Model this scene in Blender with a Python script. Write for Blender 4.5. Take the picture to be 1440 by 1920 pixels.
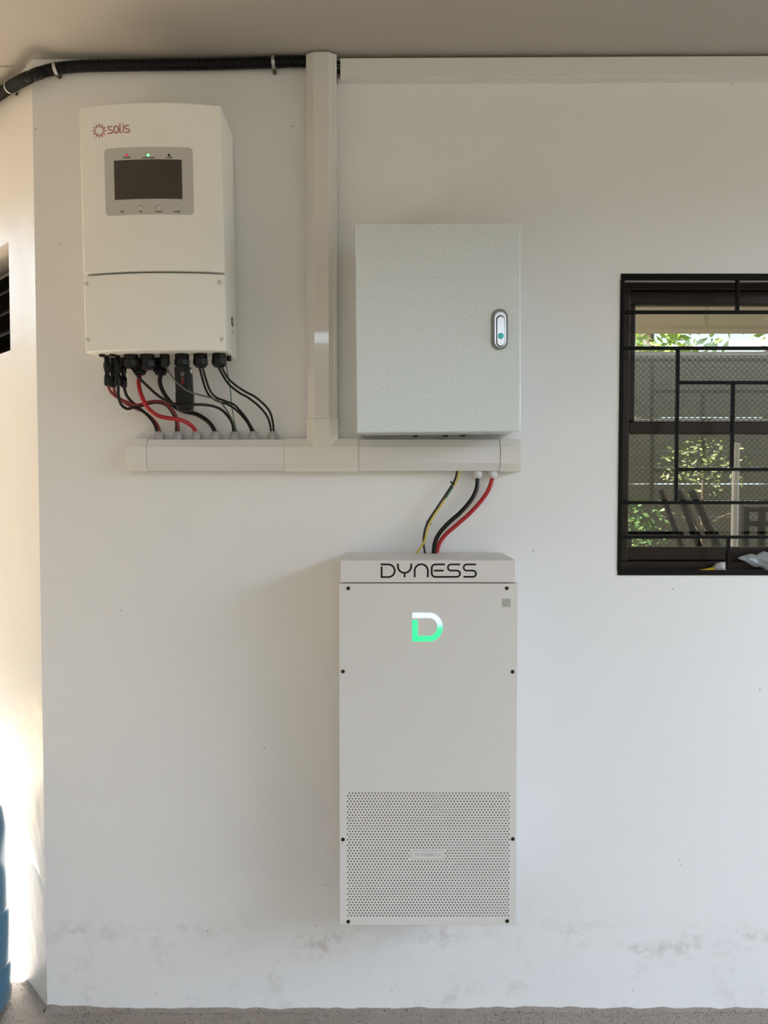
import bpy, bmesh, math, random
from mathutils import Vector, Matrix, noise as mnoise
random.seed(7)
for o in list(bpy.data.objects): bpy.data.objects.remove(o)
SC = bpy.context.scene; COL = SC.collection
PI = math.pi

# ------------------------------------------------------------------ camera
F = 1400.0; PITCH = math.radians(2.05); CAM = Vector((0.0, -2.0, 1.4387))
cd = bpy.data.cameras.new('camera'); cam = bpy.data.objects.new('camera', cd); COL.objects.link(cam)
cd.sensor_fit = 'VERTICAL'; cd.sensor_height = 24.0; cd.lens = 24.0 * F / 1920.0
cd.clip_start = 0.02; cd.clip_end = 300
cam.location = CAM; cam.rotation_euler = (PI/2 - PITCH, 0, 0); SC.camera = cam

# ------------------------------------------------------------------ light
SC.view_settings.view_transform = 'Standard'; SC.view_settings.look = 'None'
SC.view_settings.gamma = 1.0; SC.view_settings.use_curve_mapping = False
SC.view_settings.exposure = 1.54
w = bpy.data.worlds.new('sky'); SC.world = w; w.use_nodes = True
bgn = w.node_tree.nodes['Background']; bgn.inputs[0].default_value = (0.72, 0.86, 1.0, 1); bgn.inputs[1].default_value = 1.25
SUN_DIR = Vector((-0.50, 0.08, 0.86)).normalized()
sl = bpy.data.lights.new('sun', 'SUN'); sl.energy = 20.0; sl.color = (1.0, 0.945, 0.855); sl.angle = math.radians(0.6)
sun = bpy.data.objects.new('sun', sl); COL.objects.link(sun)
sun.rotation_euler = SUN_DIR.to_track_quat('Z', 'Y').to_euler(); sun.location = (-6, 4, 8)

# ------------------------------------------------------------------ measuring: a pixel of the photograph -> a point on a real surface
FW = Vector((0, math.cos(PITCH), -math.sin(PITCH))); UP = Vector((0, math.sin(PITCH), math.cos(PITCH)))
def ray(px, py): return FW + UP*((960-py)/F) + Vector(((px-720)/F, 0, 0))
def P(px, py, Y):
    d = ray(px, py); return CAM + d*((Y - CAM.y)/d.y)
def PP(px, py, pt, n):
    d = ray(px, py); return CAM + d*((pt - CAM).dot(n)/d.dot(n))

# ------------------------------------------------------------------ materials
MATS = {}
def mat(name, col, rough=0.5, metal=0.0, spec=0.5, coat=0.0, emit=None, estr=0.0, alpha=1.0, bump=None, var=None):
    m = bpy.data.materials.new(name); m.use_nodes = True; nt = m.node_tree; b = nt.nodes['Principled BSDF']
    b.inputs['Base Color'].default_value = (*col, 1); b.inputs['Roughness'].default_value = rough
    b.inputs['Metallic'].default_value = metal; b.inputs['Specular IOR Level'].default_value = spec
    b.inputs['Coat Weight'].default_value = coat
    if emit: b.inputs['Emission Color'].default_value = (*emit, 1); b.inputs['Emission Strength'].default_value = estr
    if alpha < 1: b.inputs['Alpha'].default_value = alpha
    g = nt.nodes.new('ShaderNodeNewGeometry')
    if var:                                   # (scale, amount): gentle tone variation of the surface itself
        n = nt.nodes.new('ShaderNodeTexNoise'); n.inputs['Scale'].default_value = var[0]; n.inputs['Detail'].default_value = 5
        nt.links.new(g.outputs['Position'], n.inputs['Vector'])
        mx = nt.nodes.new('ShaderNodeMix'); mx.data_type = 'RGBA'
        mx.inputs[6].default_value = (*[c*(1-var[1]) for c in col], 1); mx.inputs[7].default_value = (*[min(1, c*(1+var[1])) for c in col], 1)
        nt.links.new(n.outputs['Fac'], mx.inputs[0]); nt.links.new(mx.outputs[2], b.inputs['Base Color'])
    if bump:
        n2 = nt.nodes.new('ShaderNodeTexNoise'); n2.inputs['Scale'].default_value = bump[0]; n2.inputs['Detail'].default_value = 3
        nt.links.new(g.outputs['Position'], n2.inputs['Vector'])
        bp = nt.nodes.new('ShaderNodeBump'); bp.inputs['Strength'].default_value = bump[1]; bp.inputs['Distance'].default_value = bump[2]
        nt.links.new(n2.outputs['Fac'], bp.inputs['Height']); nt.links.new(bp.outputs['Normal'], b.inputs['Normal'])
    MATS[name] = m; return m

class NT:
    def __init__(s, m): s.t = m.node_tree; s.b = s.t.nodes['Principled BSDF']
    def n(s, typ, **kw):
        k = s.t.nodes.new(typ)
        for a, v in kw.items():
            if a.startswith('i_'): k.inputs[a[2:].replace('_', ' ')].default_value = v
            else: setattr(k, a, v)
        return k
    def l(s, a, b): s.t.links.new(a, b)
    def math(s, op, a, b=None, c=None, clamp=False):
        k = s.t.nodes.new('ShaderNodeMath'); k.operation = op; k.use_clamp = clamp
        for i, v in enumerate((a, b, c)):
            if v is None: continue
            if isinstance(v, (int, float)): k.inputs[i].default_value = v
            else: s.l(v, k.inputs[i])
        return k.outputs[0]
    def mix(s, f, a, b):
        k = s.t.nodes.new('ShaderNodeMix'); k.data_type = 'RGBA'
        for i, v in ((0, f), (6, a), (7, b)):
            if isinstance(v, (int, float)): k.inputs[i].default_value = v
            elif isinstance(v, tuple): k.inputs[i].default_value = (*v, 1)
            else: s.l(v, k.inputs[i])
        return k.outputs[2]
    def noise(s, vec, scale, detail=4, rough=.55):
        k = s.n('ShaderNodeTexNoise'); k.inputs['Scale'].default_value = scale; k.inputs['Detail'].default_value = detail; k.inputs['Roughness'].default_value = rough
        if vec is not None: s.l(vec, k.inputs['Vector'])
        return k.outputs['Fac']
    def sstep(s, v, a, b):
        k = s.n('ShaderNodeMapRange'); k.interpolation_type = 'SMOOTHSTEP'
        k.inputs['From Min'].default_value = a; k.inputs['From Max'].default_value = b; s.l(v, k.inputs['Value']); return k.outputs['Result']

def wall_paint(name, col, rough, dirt=1.0, bumpd=0.004):
    m = mat(name, col, rough); t = NT(m)
    g = t.n('ShaderNodeNewGeometry'); pos = g.outputs['Position']
    sep = t.n('ShaderNodeSeparateXYZ'); t.l(pos, sep.inputs[0]); z = sep.outputs['Z']
    c = t.mix(t.noise(pos, 2.2, 4), tuple(k*.95 for k in col), tuple(min(1, k*1.03) for k in col))
    # smudged band low on the wall where things rubbed against it
    band = t.math('MULTIPLY', t.sstep(z, .12, .18), t.sstep(z, .27, .19))
    mp = t.n('ShaderNodeMapping'); mp.inputs['Scale'].default_value = (1.6, 1.6, 4.0); t.l(pos, mp.inputs['Vector'])
    bl = t.math('MULTIPLY', t.sstep(t.noise(mp.outputs[0], 2.6, 3), .46, .66), t.sstep(t.noise(pos, 26, 6, .7), .38, .66))
    band = t.math('MULTIPLY', band, bl)
    c = t.mix(t.math('MULTIPLY', band, .62*dirt), c, (.42, .345, .29))
    low = t.math('MULTIPLY', t.sstep(z, .42, .02), t.sstep(t.noise(pos, 9, 8, .75), .50, .74))
    c = t.mix(t.math('MULTIPLY', low, .36*dirt), c, (.40, .38, .35))
    # scuffs near the floor and small specks everywhere
    mp2 = t.n('ShaderNodeMapping'); mp2.inputs['Scale'].default_value = (60, 60, 20); mp2.inputs['Rotation'].default_value = (0, .5, 0); t.l(pos, mp2.inputs['Vector'])
    sc = t.math('MULTIPLY', t.sstep(t.noise(mp2.outputs[0], 1.0, 4, .7), .665, .70), t.sstep(z, .16, .0))
    c = t.mix(t.math('MULTIPLY', sc, .55*dirt), c, (.20, .18, .16))
    v = t.n('ShaderNodeTexVoronoi'); v.inputs['Scale'].default_value = 22; v.inputs['Randomness'].default_value = 1; t.l(pos, v.inputs['Vector'])
    sp = t.math('MULTIPLY', t.sstep(v.outputs['Distance'], .062, .035), t.sstep(t.noise(pos, 5.3, 2), .56, .60))
    c = t.mix(t.math('MULTIPLY', sp, .7*dirt), c, (.16, .13, .11))
    t.l(c, t.b.inputs['Base Color'])
    bp = t.n('ShaderNodeBump'); bp.inputs['Strength'].default_value = .55; bp.inputs['Distance'].default_value = bumpd
    h = t.math('ADD', t.noise(pos, 5.5, 3), t.math('MULTIPLY', t.noise(pos, 60, 4), .10))
    t.l(h, bp.inputs['Height']); t.l(bp.outputs['Normal'], t.b.inputs['Normal'])
    t.l(t.math('ADD', rough, t.math('MULTIPLY', t.noise(pos, 8, 3), .12)), t.b.inputs['Roughness'])
    return m
M_WALL = wall_paint('wall_paint', (.79, .788, .785), .30)
M_WALLC = wall_paint('wall_paint_glossier', (.82, .80, .77), .26, .5, .010)
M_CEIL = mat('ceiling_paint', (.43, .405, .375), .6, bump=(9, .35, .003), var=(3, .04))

M_FLOOR = mat('pebble_concrete', (.26, .22, .19), .75)
t = NT(M_FLOOR); g = t.n('ShaderNodeNewGeometry'); pos = g.outputs['Position']
v = t.n('ShaderNodeTexVoronoi'); v.inputs['Scale'].default_value = 150; t.l(pos, v.inputs['Vector'])
c = t.mix(t.noise(pos, 7, 5), (.22, .185, .16), (.33, .285, .25)); pit = t.sstep(v.outputs['Distance'], .42, .15)
c = t.mix(t.math('MULTIPLY', pit, t.sstep(t.noise(pos, 55, 2), .52, .60)), c, (.07, .058, .05)); t.l(c, t.b.inputs['Base Color'])
bp = t.n('ShaderNodeBump'); bp.inputs['Strength'].default_value = .6; bp.inputs['Distance'].default_value = .004
t.l(t.math('ADD', t.noise(pos, 90, 4), v.outputs['Distance']), bp.inputs['Height']); t.l(bp.outputs['Normal'], t.b.inputs['Normal'])

M_YARD = mat('sandy_paving', (.36, .28, .19), .85, var=(2, .15), bump=(30, .4, .01))
M_LAWN = mat('lawn', (.042, .048, .028), .9, var=(12, .4), bump=(60, .8, .02))  # kept very dark to cut bounce from the unseen ground
M_INV = mat('inverter_ivory', (.83, .83, .79), .42, bump=(900, .10, .0006))
M_PANEL = mat('panel_silver_grey', (.50, .49, .47), .32)
M_SCREEN = mat('screen_glass', (.050, .043, .037), .12, spec=.5)
M_RED = mat('logo_red', (.36, .035, .03), .5)
M_BLACK = mat('black_plastic', (.004, .004, .0045), .34, spec=.30)
M_RUB = mat('black_rubber', (.004, .004, .0045), .42, spec=.30)
M_CON = mat('conduit_black', (.004, .004, .0045), .38, spec=.30)
M_CBLK = mat('cable_black', (.004, .004, .0045), .33, spec=.30)
M_CRED = mat('cable_red', (.42, .012, .018), .36)
M_CRED2 = mat('cable_dark_red', (.22, .015, .015), .36)
M_CGRY = mat('cable_grey', (.10, .10, .098), .45)
M_CGRN = mat('cable_green', (.012, .16, .08), .4)
M_GLG = mat('gland_grey', (.36, .365, .365), .45)
M_GLW = mat('gland_white', (.62, .63, .66), .4)
M_PVC = mat('trunking_white', (.70, .685, .675), .16, spec=.5)
M_PVCG = mat('trunking_high_gloss', (.66, .645, .62), .05, spec=.8, coat=.8)
M_PVCF = mat('fitting_ivory', (.72, .705, .66), .26, spec=.5)
M_STEEL = mat('bright_steel', (.62, .61, .58), .30, metal=1)
M_ZINC = mat('zinc_strap', (.55, .54, .52), .38, metal=1)
M_RUST = mat('rusty_screw', (.12, .09, .06), .6, metal=.5)
M_BAT = mat('battery_powder_coat', (.66, .64, .615), .48, bump=(1200, .10, .0005))
M_HOLE = mat('vent_dark', (.10, .10, .10), .8)
M_DKSCR = mat('black_screw', (.03, .03, .03), .4, metal=.6)
M_LETTER = mat('lettering_black', (.006, .006, .006), .6, spec=.2)
M_BADGE = mat('badge_print_grey', (.40, .395, .385), .5)
M_STICK = mat('silver_sticker', (.50, .52, .52), .28, metal=.7, var=(260, .35))
M_CHROME = mat('chrome', (.80, .80, .82), .16, metal=1)
M_GASK = mat('grey_gasket', (.235, .25, .245), .5)
M_TURQ = mat('turquoise_film', (.10, .66, .76), .18, metal=.1)
M_FRAME = mat('brown_aluminium', (.021, .0135, .0105), .24, spec=.32)
M_GRILL = mat('black_painted_steel', (.004, .004, .004), .5, spec=.12, bump=(70, .5, .002))
M_DARK = mat('dark_room', (.03, .027, .024), .9)
M_LOUV = mat('louvre_glass_brown', (.018, .014, .012), .4)
M_LROOM = mat('brown_room', (.16, .135, .11), .9)
M_BLUE = mat('blue_polycarbonate', (.055, .15, .235), .3)
M_CAPW = mat('cap_white', (.7, .72, .75), .4)
M_YEL = mat('yellow_nozzle', (.75, .52, .02), .4)
M_TUBE = mat('crumpled_white_tube', (.55, .54, .52), .4, bump=(90, .9, .004))
M_FENCE = mat('fence_boards', (.13, .12, .10), .7, var=(4, .25))
M_MESH = mat('galvanised_mesh', (.075, .073, .062), .7)
M_LEAF = mat('leaf_green', (.20, .32, .05), .55, var=(3, .4))
M_LEAF2 = mat('leaf_dark_green', (.06, .13, .03), .55, var=(3, .4))
M_LEAF2B = mat('leaf_olive', (.10, .13, .04), .6, var=(9, .5))
M_BARK = mat('bark', (.12, .085, .06), .9, bump=(30, .6, .02))
M_WPOST = mat('white_pipe', (.75, .76, .78), .4)
M_FENCE2 = mat('fence_boards_pale', (.24, .225, .185), .7, var=(4, .25))
M_LAWN2 = mat('grass_and_soil', (.10, .105, .06), .9, var=(8, .4))
M_CREAM2 = mat('cream_render_pale', (.72, .62, .45), .8)
M_BLUEW = mat('pale_blue_bounce_roof', (.64, .77, 1.0), .7)  # blue tint cools the sunlight bounced by the added roof
M_CREAM = mat('cream_render', (.36, .31, .24), .8)
M_LEDG = mat('led_green', (.05, .4, .1), .4, emit=(.10, 1.0, .22), estr=1.2)
M_LEDR = mat('led_red', (.4, .02, .02), .4, emit=(1.0, .05, .06), estr=.16)
M_EMG = mat('emblem_green', (.02, .2, .1), .5, emit=(.035, .90, .27), estr=.46)
M_EMW = mat('emblem_white_to_green', (.02, .2, .1), .5, emit=(.6, .6, 1), estr=.46)

# hammered grey enamel on the distribution box
M_BOX = mat('hammered_silver_grey', (.40, .44, .44), .27, metal=.35)
t = NT(M_BOX); g = t.n('ShaderNodeNewGeometry'); pos = g.outputs['Position']
f = t.noise(pos, 420, 3, .7); c = t.mix(t.sstep(f, .36, .66), (.58, .64, .665), (.90, .95, .96)); t.l(c, t.b.inputs['Base Color'])
bp = t.n('ShaderNodeBump'); bp.inputs['Strength'].default_value = .5; bp.inputs['Distance'].default_value = .0006
t.l(t.noise(pos, 800, 2), bp.inputs['Height']); t.l(bp.outputs['Normal'], t.b.inputs['Normal'])
# earth wire: green with yellow stripe, twisting
M_EARTH = mat('earth_wire', (.02, .16, .06), .4); t = NT(M_EARTH); g = t.n('ShaderNodeNewGeometry')
c = t.mix(t.sstep(t.noise(g.outputs['Position'], 16, 1), .44, .50), (.015, .15, .07), (.55, .42, .03)); t.l(c, t.b.inputs['Base Color'])
# window pane: tinted reflective glass
def pane_mat():
    m = bpy.data.materials.new('tinted_reflective_glass'); m.use_nodes = True; nt = m.node_tree
    for n in list(nt.nodes): nt.nodes.remove(n)
    out = nt.nodes.new('ShaderNodeOutputMaterial'); mx = nt.nodes.new('ShaderNodeMixShader')
    gl = nt.nodes.new('ShaderNodeBsdfGlossy'); gl.inputs['Roughness'].default_value = 0.004; gl.inputs['Color'].default_value = (.95, .96, .93, 1)
    tr = nt.nodes.new('ShaderNodeBsdfTransparent'); tr.inputs['Color'].default_value = (.62, .62, .58, 1)
    lw = nt.nodes.new('ShaderNodeFresnel'); lw.inputs['IOR'].default_value = 1.5
    ad = nt.nodes.new('ShaderNodeMath'); ad.operation = 'ADD'; ad.inputs[1].default_value = .02; ad.use_clamp = True
    nt.links.new(lw.outputs[0], ad.inputs[0]); nt.links.new(ad.outputs[0], mx.inputs[0])
    nt.links.new(tr.outputs[0], mx.inputs[1]); nt.links.new(gl.outputs[0], mx.inputs[2]); nt.links.new(mx.outputs[0], out.inputs[0]); return m
M_PANE = pane_mat()
M_BAG = mat('clear_plastic_film', (.42, .44, .46), .12, spec=.7, alpha=.55, bump=(60, .8, .004))

# ------------------------------------------------------------------ builders
PM = {}
def link(o, parent=None):
    COL.objects.link(o)
    if parent is not None: o.parent = parent
    return o
def tag(o, label, cat, group=None, kind=None):
    o['label'] = label
    if cat: o['category'] = cat
    if group: o['group'] = group
    if kind: o['kind'] = kind
    return o
def thing(name, loc, label, cat, group=None, roll=0.0):
    o = bpy.data.objects.new(name, None); o.empty_display_size = .05; link(o)
    o.location = loc; o.rotation_euler = (0, -roll, 0)
    PM[o.name] = (Matrix.Translation(Vector(loc)) @ Matrix.Rotation(-roll, 4, 'Y')).inverted()
    return tag(o, label, cat, group)
def mk(name, verts, faces, m, parent=None, world=True, smooth=False, bevel=0, seg=2, angle=40, label=None):
    if parent is not None and world and parent.name in PM: verts = [PM[parent.name] @ Vector(v) for v in verts]
    me = bpy.data.meshes.new(name); me.from_pydata([tuple(v) for v in verts], [], faces); me.validate()
    b = bmesh.new(); b.from_mesh(me); bmesh.ops.recalc_face_normals(b, faces=b.faces); b.to_mesh(me); b.free()
    if m is not None: me.materials.append(m)
    o = bpy.data.objects.new(name, me); link(o, parent)
    if bevel:
        md = o.modifiers.new('bevel', 'BEVEL'); md.width = bevel; md.segments = seg; md.limit_method = 'ANGLE'; md.angle_limit = math.radians(angle)
        md.harden_normals = False
    if smooth:
        me.polygons.foreach_set('use_smooth', [True]*len(me.polygons))
        try: me.set_sharp_from_angle(angle=math.radians(38))
        except Exception: pass
    if label: o['label'] = label
    return o
def struct(o, label=None, cat=None):
    o['kind'] = 'structure'
    if label: o['label'] = label
    if cat: o['category'] = cat
    return o
def boxv(x0, x1, y0, y1, z0, z1):
    return [(x0,y0,z0),(x1,y0,z0),(x1,y1,z0),(x0,y1,z0),(x0,y0,z1),(x1,y0,z1),(x1,y1,z1),(x0,y1,z1)], \
           [(0,3,2,1),(4,5,6,7),(0,1,5,4),(1,2,6,5),(2,3,7,6),(3,0,4,7)]
def box(name, x0, x1, y0, y1, z0, z1, m, parent=None, world=True, bevel=0, **k):
    v, f = boxv(x0, x1, y0, y1, z0, z1); return mk(name, v, f, m, parent, world, bevel=bevel, **k)
def prism(name, pts, m, parent=None, world=True, **k):
    """pts: two equal rings of 3D points, joined and capped"""
    a, b = pts; n = len(a)
    f = [(i, (i+1) % n, n+(i+1) % n, n+i) for i in range(n)] + [tuple(range(n)), tuple(range(2*n-1, n-1, -1))]
    return mk(name, list(a)+list(b), f, m, parent, world, **k)
def catmull(pts, n=8):
    pts = [Vector(p) for p in pts]; q = [pts[0]*2-pts[1]] + pts + [pts[-1]*2-pts[-2]]; out = []
    for i in range(1, len(q)-2):
        a, b, c, d = q[i-1], q[i], q[i+1], q[i+2]
        for k in range(n):
            t = k/n; out.append(.5*((2*b) + (c-a)*t + (2*a-5*b+4*c-d)*t*t + (3*b-a-3*c+d)*t*t*t))
    out.append(pts[-1]); return out
def sweep(path, radf, seg=12):
    vs, fs = [], []; nrm = None; n = len(path)
    for i, p in enumerate(path):
        tg = (path[min(i+1, n-1)] - path[max(i-1, 0)]).normalized()
        if nrm is None:
            nrm = tg.orthogonal().normalized()
        else:
            nrm = (nrm - tg*nrm.dot(tg)).normalized()
        bn = tg.cross(nrm); r = radf(i) if callable(radf) else radf
        for k in range(seg):
            a = 2*PI*k/seg; vs.append(p + (nrm*math.cos(a) + bn*math.sin(a))*r)
    for i in range(n-1):
        for k in range(seg):
            fs.append((i*seg+k, i*seg+(k+1) % seg, (i+1)*seg+(k+1) % seg, (i+1)*seg+k))
    fs.append(tuple(range(seg-1, -1, -1))); fs.append(tuple((n-1)*seg+k for k in range(seg)))
    return vs, fs
def tube(name, pts, r, m, parent=None, n=8, seg=12, world=True):
    v, f = sweep(catmull(pts, n), r, seg); return mk(name, v, f, m, parent, world, smooth=True)
def lathe_geo(prof, origin, axis, seg=20, phase=0.0):
    """prof: (radius, distance along axis)"""
    ax = Vector(axis).normalized(); u = ax.orthogonal().normalized()
    if abs(ax.z) > .9: u = Vector((1, 0, 0))
    if abs(ax.y) > .9: u = Vector((1, 0, 0))
    w_ = ax.cross(u); vs, fs = [], []; n = len(prof)
    for r, h in prof:
        for k in range(seg):
            a = 2*PI*k/seg+phase; vs.append(Vector(origin) + ax*h + (u*math.cos(a)+w_*math.sin(a))*max(r, 1e-5))
    for i in range(n-1):
        for k in range(seg): fs.append((i*seg+k, i*seg+(k+1) % seg, (i+1)*seg+(k+1) % seg, (i+1)*seg+k))
    fs.append(tuple(range(seg-1, -1, -1))); fs.append(tuple((n-1)*seg+k for k in range(seg)))
    return vs, fs
def lathe(name, prof, origin, axis, m, parent=None, seg=20, world=True, phase=0, smooth=True, **k):
    v, f = lathe_geo(prof, origin, axis, seg, phase); return mk(name, v, f, m, parent, world, smooth=smooth, **k)
def join_geo(*gs):
    V, Fc = [], []
    for v, f in gs:
        o = len(V); V += [Vector(q) for q in v]; Fc += [tuple(i+o for i in q) for q in f]
    return V, Fc
def roundpoly(pts, r, n=6):
    pts = [Vector(p) for p in pts]; out = [pts[0]]
    for i in range(1, len(pts)-1):
        a, b, c = pts[i-1], pts[i], pts[i+1]; d1 = (a-b); d2 = (c-b); rr = min(r, d1.length*.5, d2.length*.5)
        p1 = b + d1.normalized()*rr; p2 = b + d2.normalized()*rr
        for k in range(n+1):
            t = k/n; out.append(p1*(1-t)**2 + b*2*t*(1-t) + p2*t*t)
    out.append(pts[-1]); return out
def stroke2d(poly, wd, closed=False):
    """flat ribbon along a 2D polyline: left points, right points"""
    poly = [Vector(p) for p in poly]; q = [poly[0]]
    for p in poly[1:]:
        if (p-q[-1]).length > 1e-4: q.append(p)
    if closed and (q[0]-q[-1]).length < 1e-4: q.pop()
    n = len(q); L, R = [], []
    for i in range(n):
        if closed: a, b, c = q[i-1], q[i], q[(i+1) % n]
        else: a, b, c = q[max(i-1, 0)], q[i], q[min(i+1, n-1)]
        d1 = (b-a) if (b-a).length > 1e-6 else (c-b); d2 = (c-b) if (c-b).length > 1e-6 else d1
        d1 = d1.normalized(); d2 = d2.normalized(); n1 = Vector((-d1.y, d1.x)); n2 = Vector((-d2.y, d2.x)); nn = n1+n2
        nn = n1 if nn.length < .2 else nn.normalized(); s = min(1/max(nn.dot(n1), .35), 2.2)
        L.append(b + nn*wd*.5*s); R.append(b - nn*wd*.5*s)
    return L, R
def strokes(name, polys, wd, m, parent, mapf, thick=.0006, closed=False, label=None):
    """mapf(x, y, out) -> 3D point on the surface, raised by out"""
    V, Fc = [], []
    for poly in polys:
        L, R = stroke2d(poly, wd, closed); n = len(L); o = len(V)
        for i in range(n):
            V += [mapf(L[i].x, L[i].y, thick), mapf(R[i].x, R[i].y, thick), mapf(L[i].x, L[i].y, -.0002), mapf(R[i].x, R[i].y, -.0002)]
        for i in range(n if closed else n-1):
            a = o+4*i; b = o+4*((i+1) % n)
            Fc += [(a, a+1, b+1, b), (a, b, b+2, a+2), (a+1, a+3, b+3, b+1)]
        if not closed: Fc += [(o, o+2, o+3, o+1), (o+4*n-4, o+4*n-3, o+4*n-1, o+4*n-2)]
    return mk(name, V, Fc, m, parent, label=label)
def rplate(name, x0, x1, z0, z1, r, yf, yb, m, parent, world=True, n=14, nr=7, bevel=0, label=None):
    """rounded plate facing -y; yf(x) and yb(x) give its front and back"""
    xs = set()
    for k in range(nr+1):
        d = r*(1-math.cos(PI/2*k/nr)); xs.add(round(x0+d, 6)); xs.add(round(x1-d, 6))
    for k in range(n+1): xs.add(round(x0+r+(x1-x0-2*r)*k/n, 6))
    xs = sorted(xs); V, Fc = [], []
    for x in xs:
        d = max(0, r-(x-x0), r-(x1-x)); c = r - math.sqrt(max(0, r*r-d*d)); c = min(c, (z1-z0)/2-1e-5)
        V += [(x, yf(x), z0+c), (x, yf(x), z1-c), (x, yb(x), z1-c), (x, yb(x), z0+c)]
    for i in range(len(xs)-1):
        a, b = 4*i, 4*i+4
        Fc += [(a, b, b+1, a+1), (a+1, b+1, b+2, a+2), (a+2, b+2, b+3, a+3), (a+3, b+3, b, a)]
    Fc += [(0, 1, 2, 3), tuple(4*(len(xs)-1)+i for i in (3, 2, 1, 0))]
    return mk(name, V, Fc, m, parent, world, smooth=True, bevel=bevel, label=label)
def text_mesh(name, s, size, m, parent, at, world=True, rot=0.0, align='CENTER', ysurf=None, extr=.0002):
    cu = bpy.data.curves.new(name, 'FONT'); cu.body = s; cu.size = size; cu.align_x = align; cu.align_y = 'CENTER'; cu.extrude = extr; cu.resolution_u = 3
    o = bpy.data.objects.new(name, cu); COL.objects.link(o); dg = bpy.context.evaluated_depsgraph_get(); dg.update()
    me0 = bpy.data.meshes.new_from_object(o.evaluated_get(dg)); vs = [v.co.copy() for v in me0.vertices]; fs = [tuple(p.vertices) for p in me0.polygons]
    bpy.data.objects.remove(o); bpy.data.curves.remove(cu); bpy.data.meshes.remove(me0)
    cr, sr = math.cos(rot), math.sin(rot); a = Vector(at); V = []
    for v in vs:
        x, z = v.x*cr-v.y*sr, v.x*sr+v.y*cr
        V.append((a.x+x, (ysurf(a.x+x) if ysurf else a.y)-v.z-extr, a.z+z))
    return mk(name, V, fs, m, parent, world)
def copy_part(src, parent, loc):
    c = src.copy(); COL.objects.link(c); c.parent = parent; c.location = loc
    return c

# ------------------------------------------------------------------ the setting
Z_CEIL = P(720, 111.5, 0).z; XC = -0.9245          # ceiling height, the outside corner of the wall
CH_D = Vector((-1, 1, 0)).normalized(); CH_N = Vector((-1, -1, 0)).normalized(); CH_O = Vector((XC, 0, 0))
def holed_wall(name, o, d, nrm, s0, s1, z0, z1, hs0, hs1, hz0, hz1, th, m):
    """wall in the plane (o, d, z) with one opening; nrm points to the viewer, thickness goes the other way"""
    V, Fc = [], []
    def pt(s, z, b): return o + d*s + Vector((0, 0, z)) - nrm*b
    S = [s0, hs0, hs1, s1]; Z = [z0, hz0, hz1, z1]
    for b in (0, th):
        for z in Z:
            for s in S: V.append(pt(s, z, b))
    for b in (0, 16):
        for j in range(3):
            for i in range(3):
                if i == 1 and j == 1: continue
                Fc.append((b+j*4+i, b+j*4+i+1, b+j*4+i+5, b+j*4+i+4))
    for a, c in ((5, 6), (6, 10), (10, 9), (9, 5)): Fc.append((a, c, c+16, a+16))
    ring = [0, 1, 2, 3, 7, 11, 15, 14, 13, 12, 8, 4]
    for i in range(12): a, c = ring[i], ring[(i+1) % 12]; Fc.append((a, c, c+16, a+16))
    return mk(name, V, Fc, m)
WX0 = P(1163, 800, 0).x; WX1 = 1.72; WZ1 = P(1170, 515, 0).z; WZ0 = P(1160, 1077, 0).z
wall_back = struct(holed_wall('wall_back', Vector((0, 0, 0)), Vector((1, 0, 0)), Vector((0, -1, 0)), XC, 4.2, 0, Z_CEIL, WX0, WX1, WZ0, WZ1, .15, M_WALL),
    'white painted plaster wall carrying the inverter and battery', 'wall')
a = PP(16, 453, CH_O, CH_N); b_ = PP(19, 657, CH_O, CH_N)
LS0 = (a-CH_O).dot(CH_D); LZ1, LZ0 = a.z, b_.z
wall_left = struct(holed_wall('wall_left', CH_O, CH_D, CH_N, 0, 1.3, 0, Z_CEIL, LS0, LS0+.62, LZ0, LZ1, .12, M_WALLC),
    'sunlit white wall angling away at the left corner', 'wall')
RX = 2.9
ring_ = [(-2.235, 3.55), (-2.235, .19), (-4.3, .19), (-4.3, -3.55), (RX, -3.55), (RX, -2.9), (2.55, -2.9), (2.55, -1.3), (5.4, -1.3), (5.4, 3.55)]  # unseen edges cut and extended to steer sun and bounce light
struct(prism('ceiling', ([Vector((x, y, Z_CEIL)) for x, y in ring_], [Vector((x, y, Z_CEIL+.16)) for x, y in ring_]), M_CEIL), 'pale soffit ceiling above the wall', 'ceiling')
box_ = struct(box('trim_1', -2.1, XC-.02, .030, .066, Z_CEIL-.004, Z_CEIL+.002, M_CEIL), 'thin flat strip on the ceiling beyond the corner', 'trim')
struct(box('trim_2', -4.3, RX, -3.60, -3.551, Z_CEIL, Z_CEIL+.22, M_CEIL), 'pale eave beam at the front edge of the ceiling', 'trim')
struct(box('ground_dark_right', 5.1, 14, -3.9, 6, -.10, -.05, M_LAWN), 'unseen dark verge right of the porch, added to cut bounce light', 'lawn')  # unseen, added to stop bright ground lighting the ceiling
struct(box('floor', -1.9, 5.0, -3.8, 3.7, -.10, 0, M_FLOOR), 'brown pebbled concrete floor at the foot of the wall', 'floor')
struct(box('ground', -30, 30, -30, 30, -.16, -.06, M_YARD), 'sandy paved yard around the house', 'ground')
struct(box('ground_dark_front', -4.9, 14, -12, -3.9, -.10, -.05, M_LAWN), 'unseen dark lawn in front of the porch, added to cut bounce light', 'lawn')  # unseen dark ground added to limit bounce from the front
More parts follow.
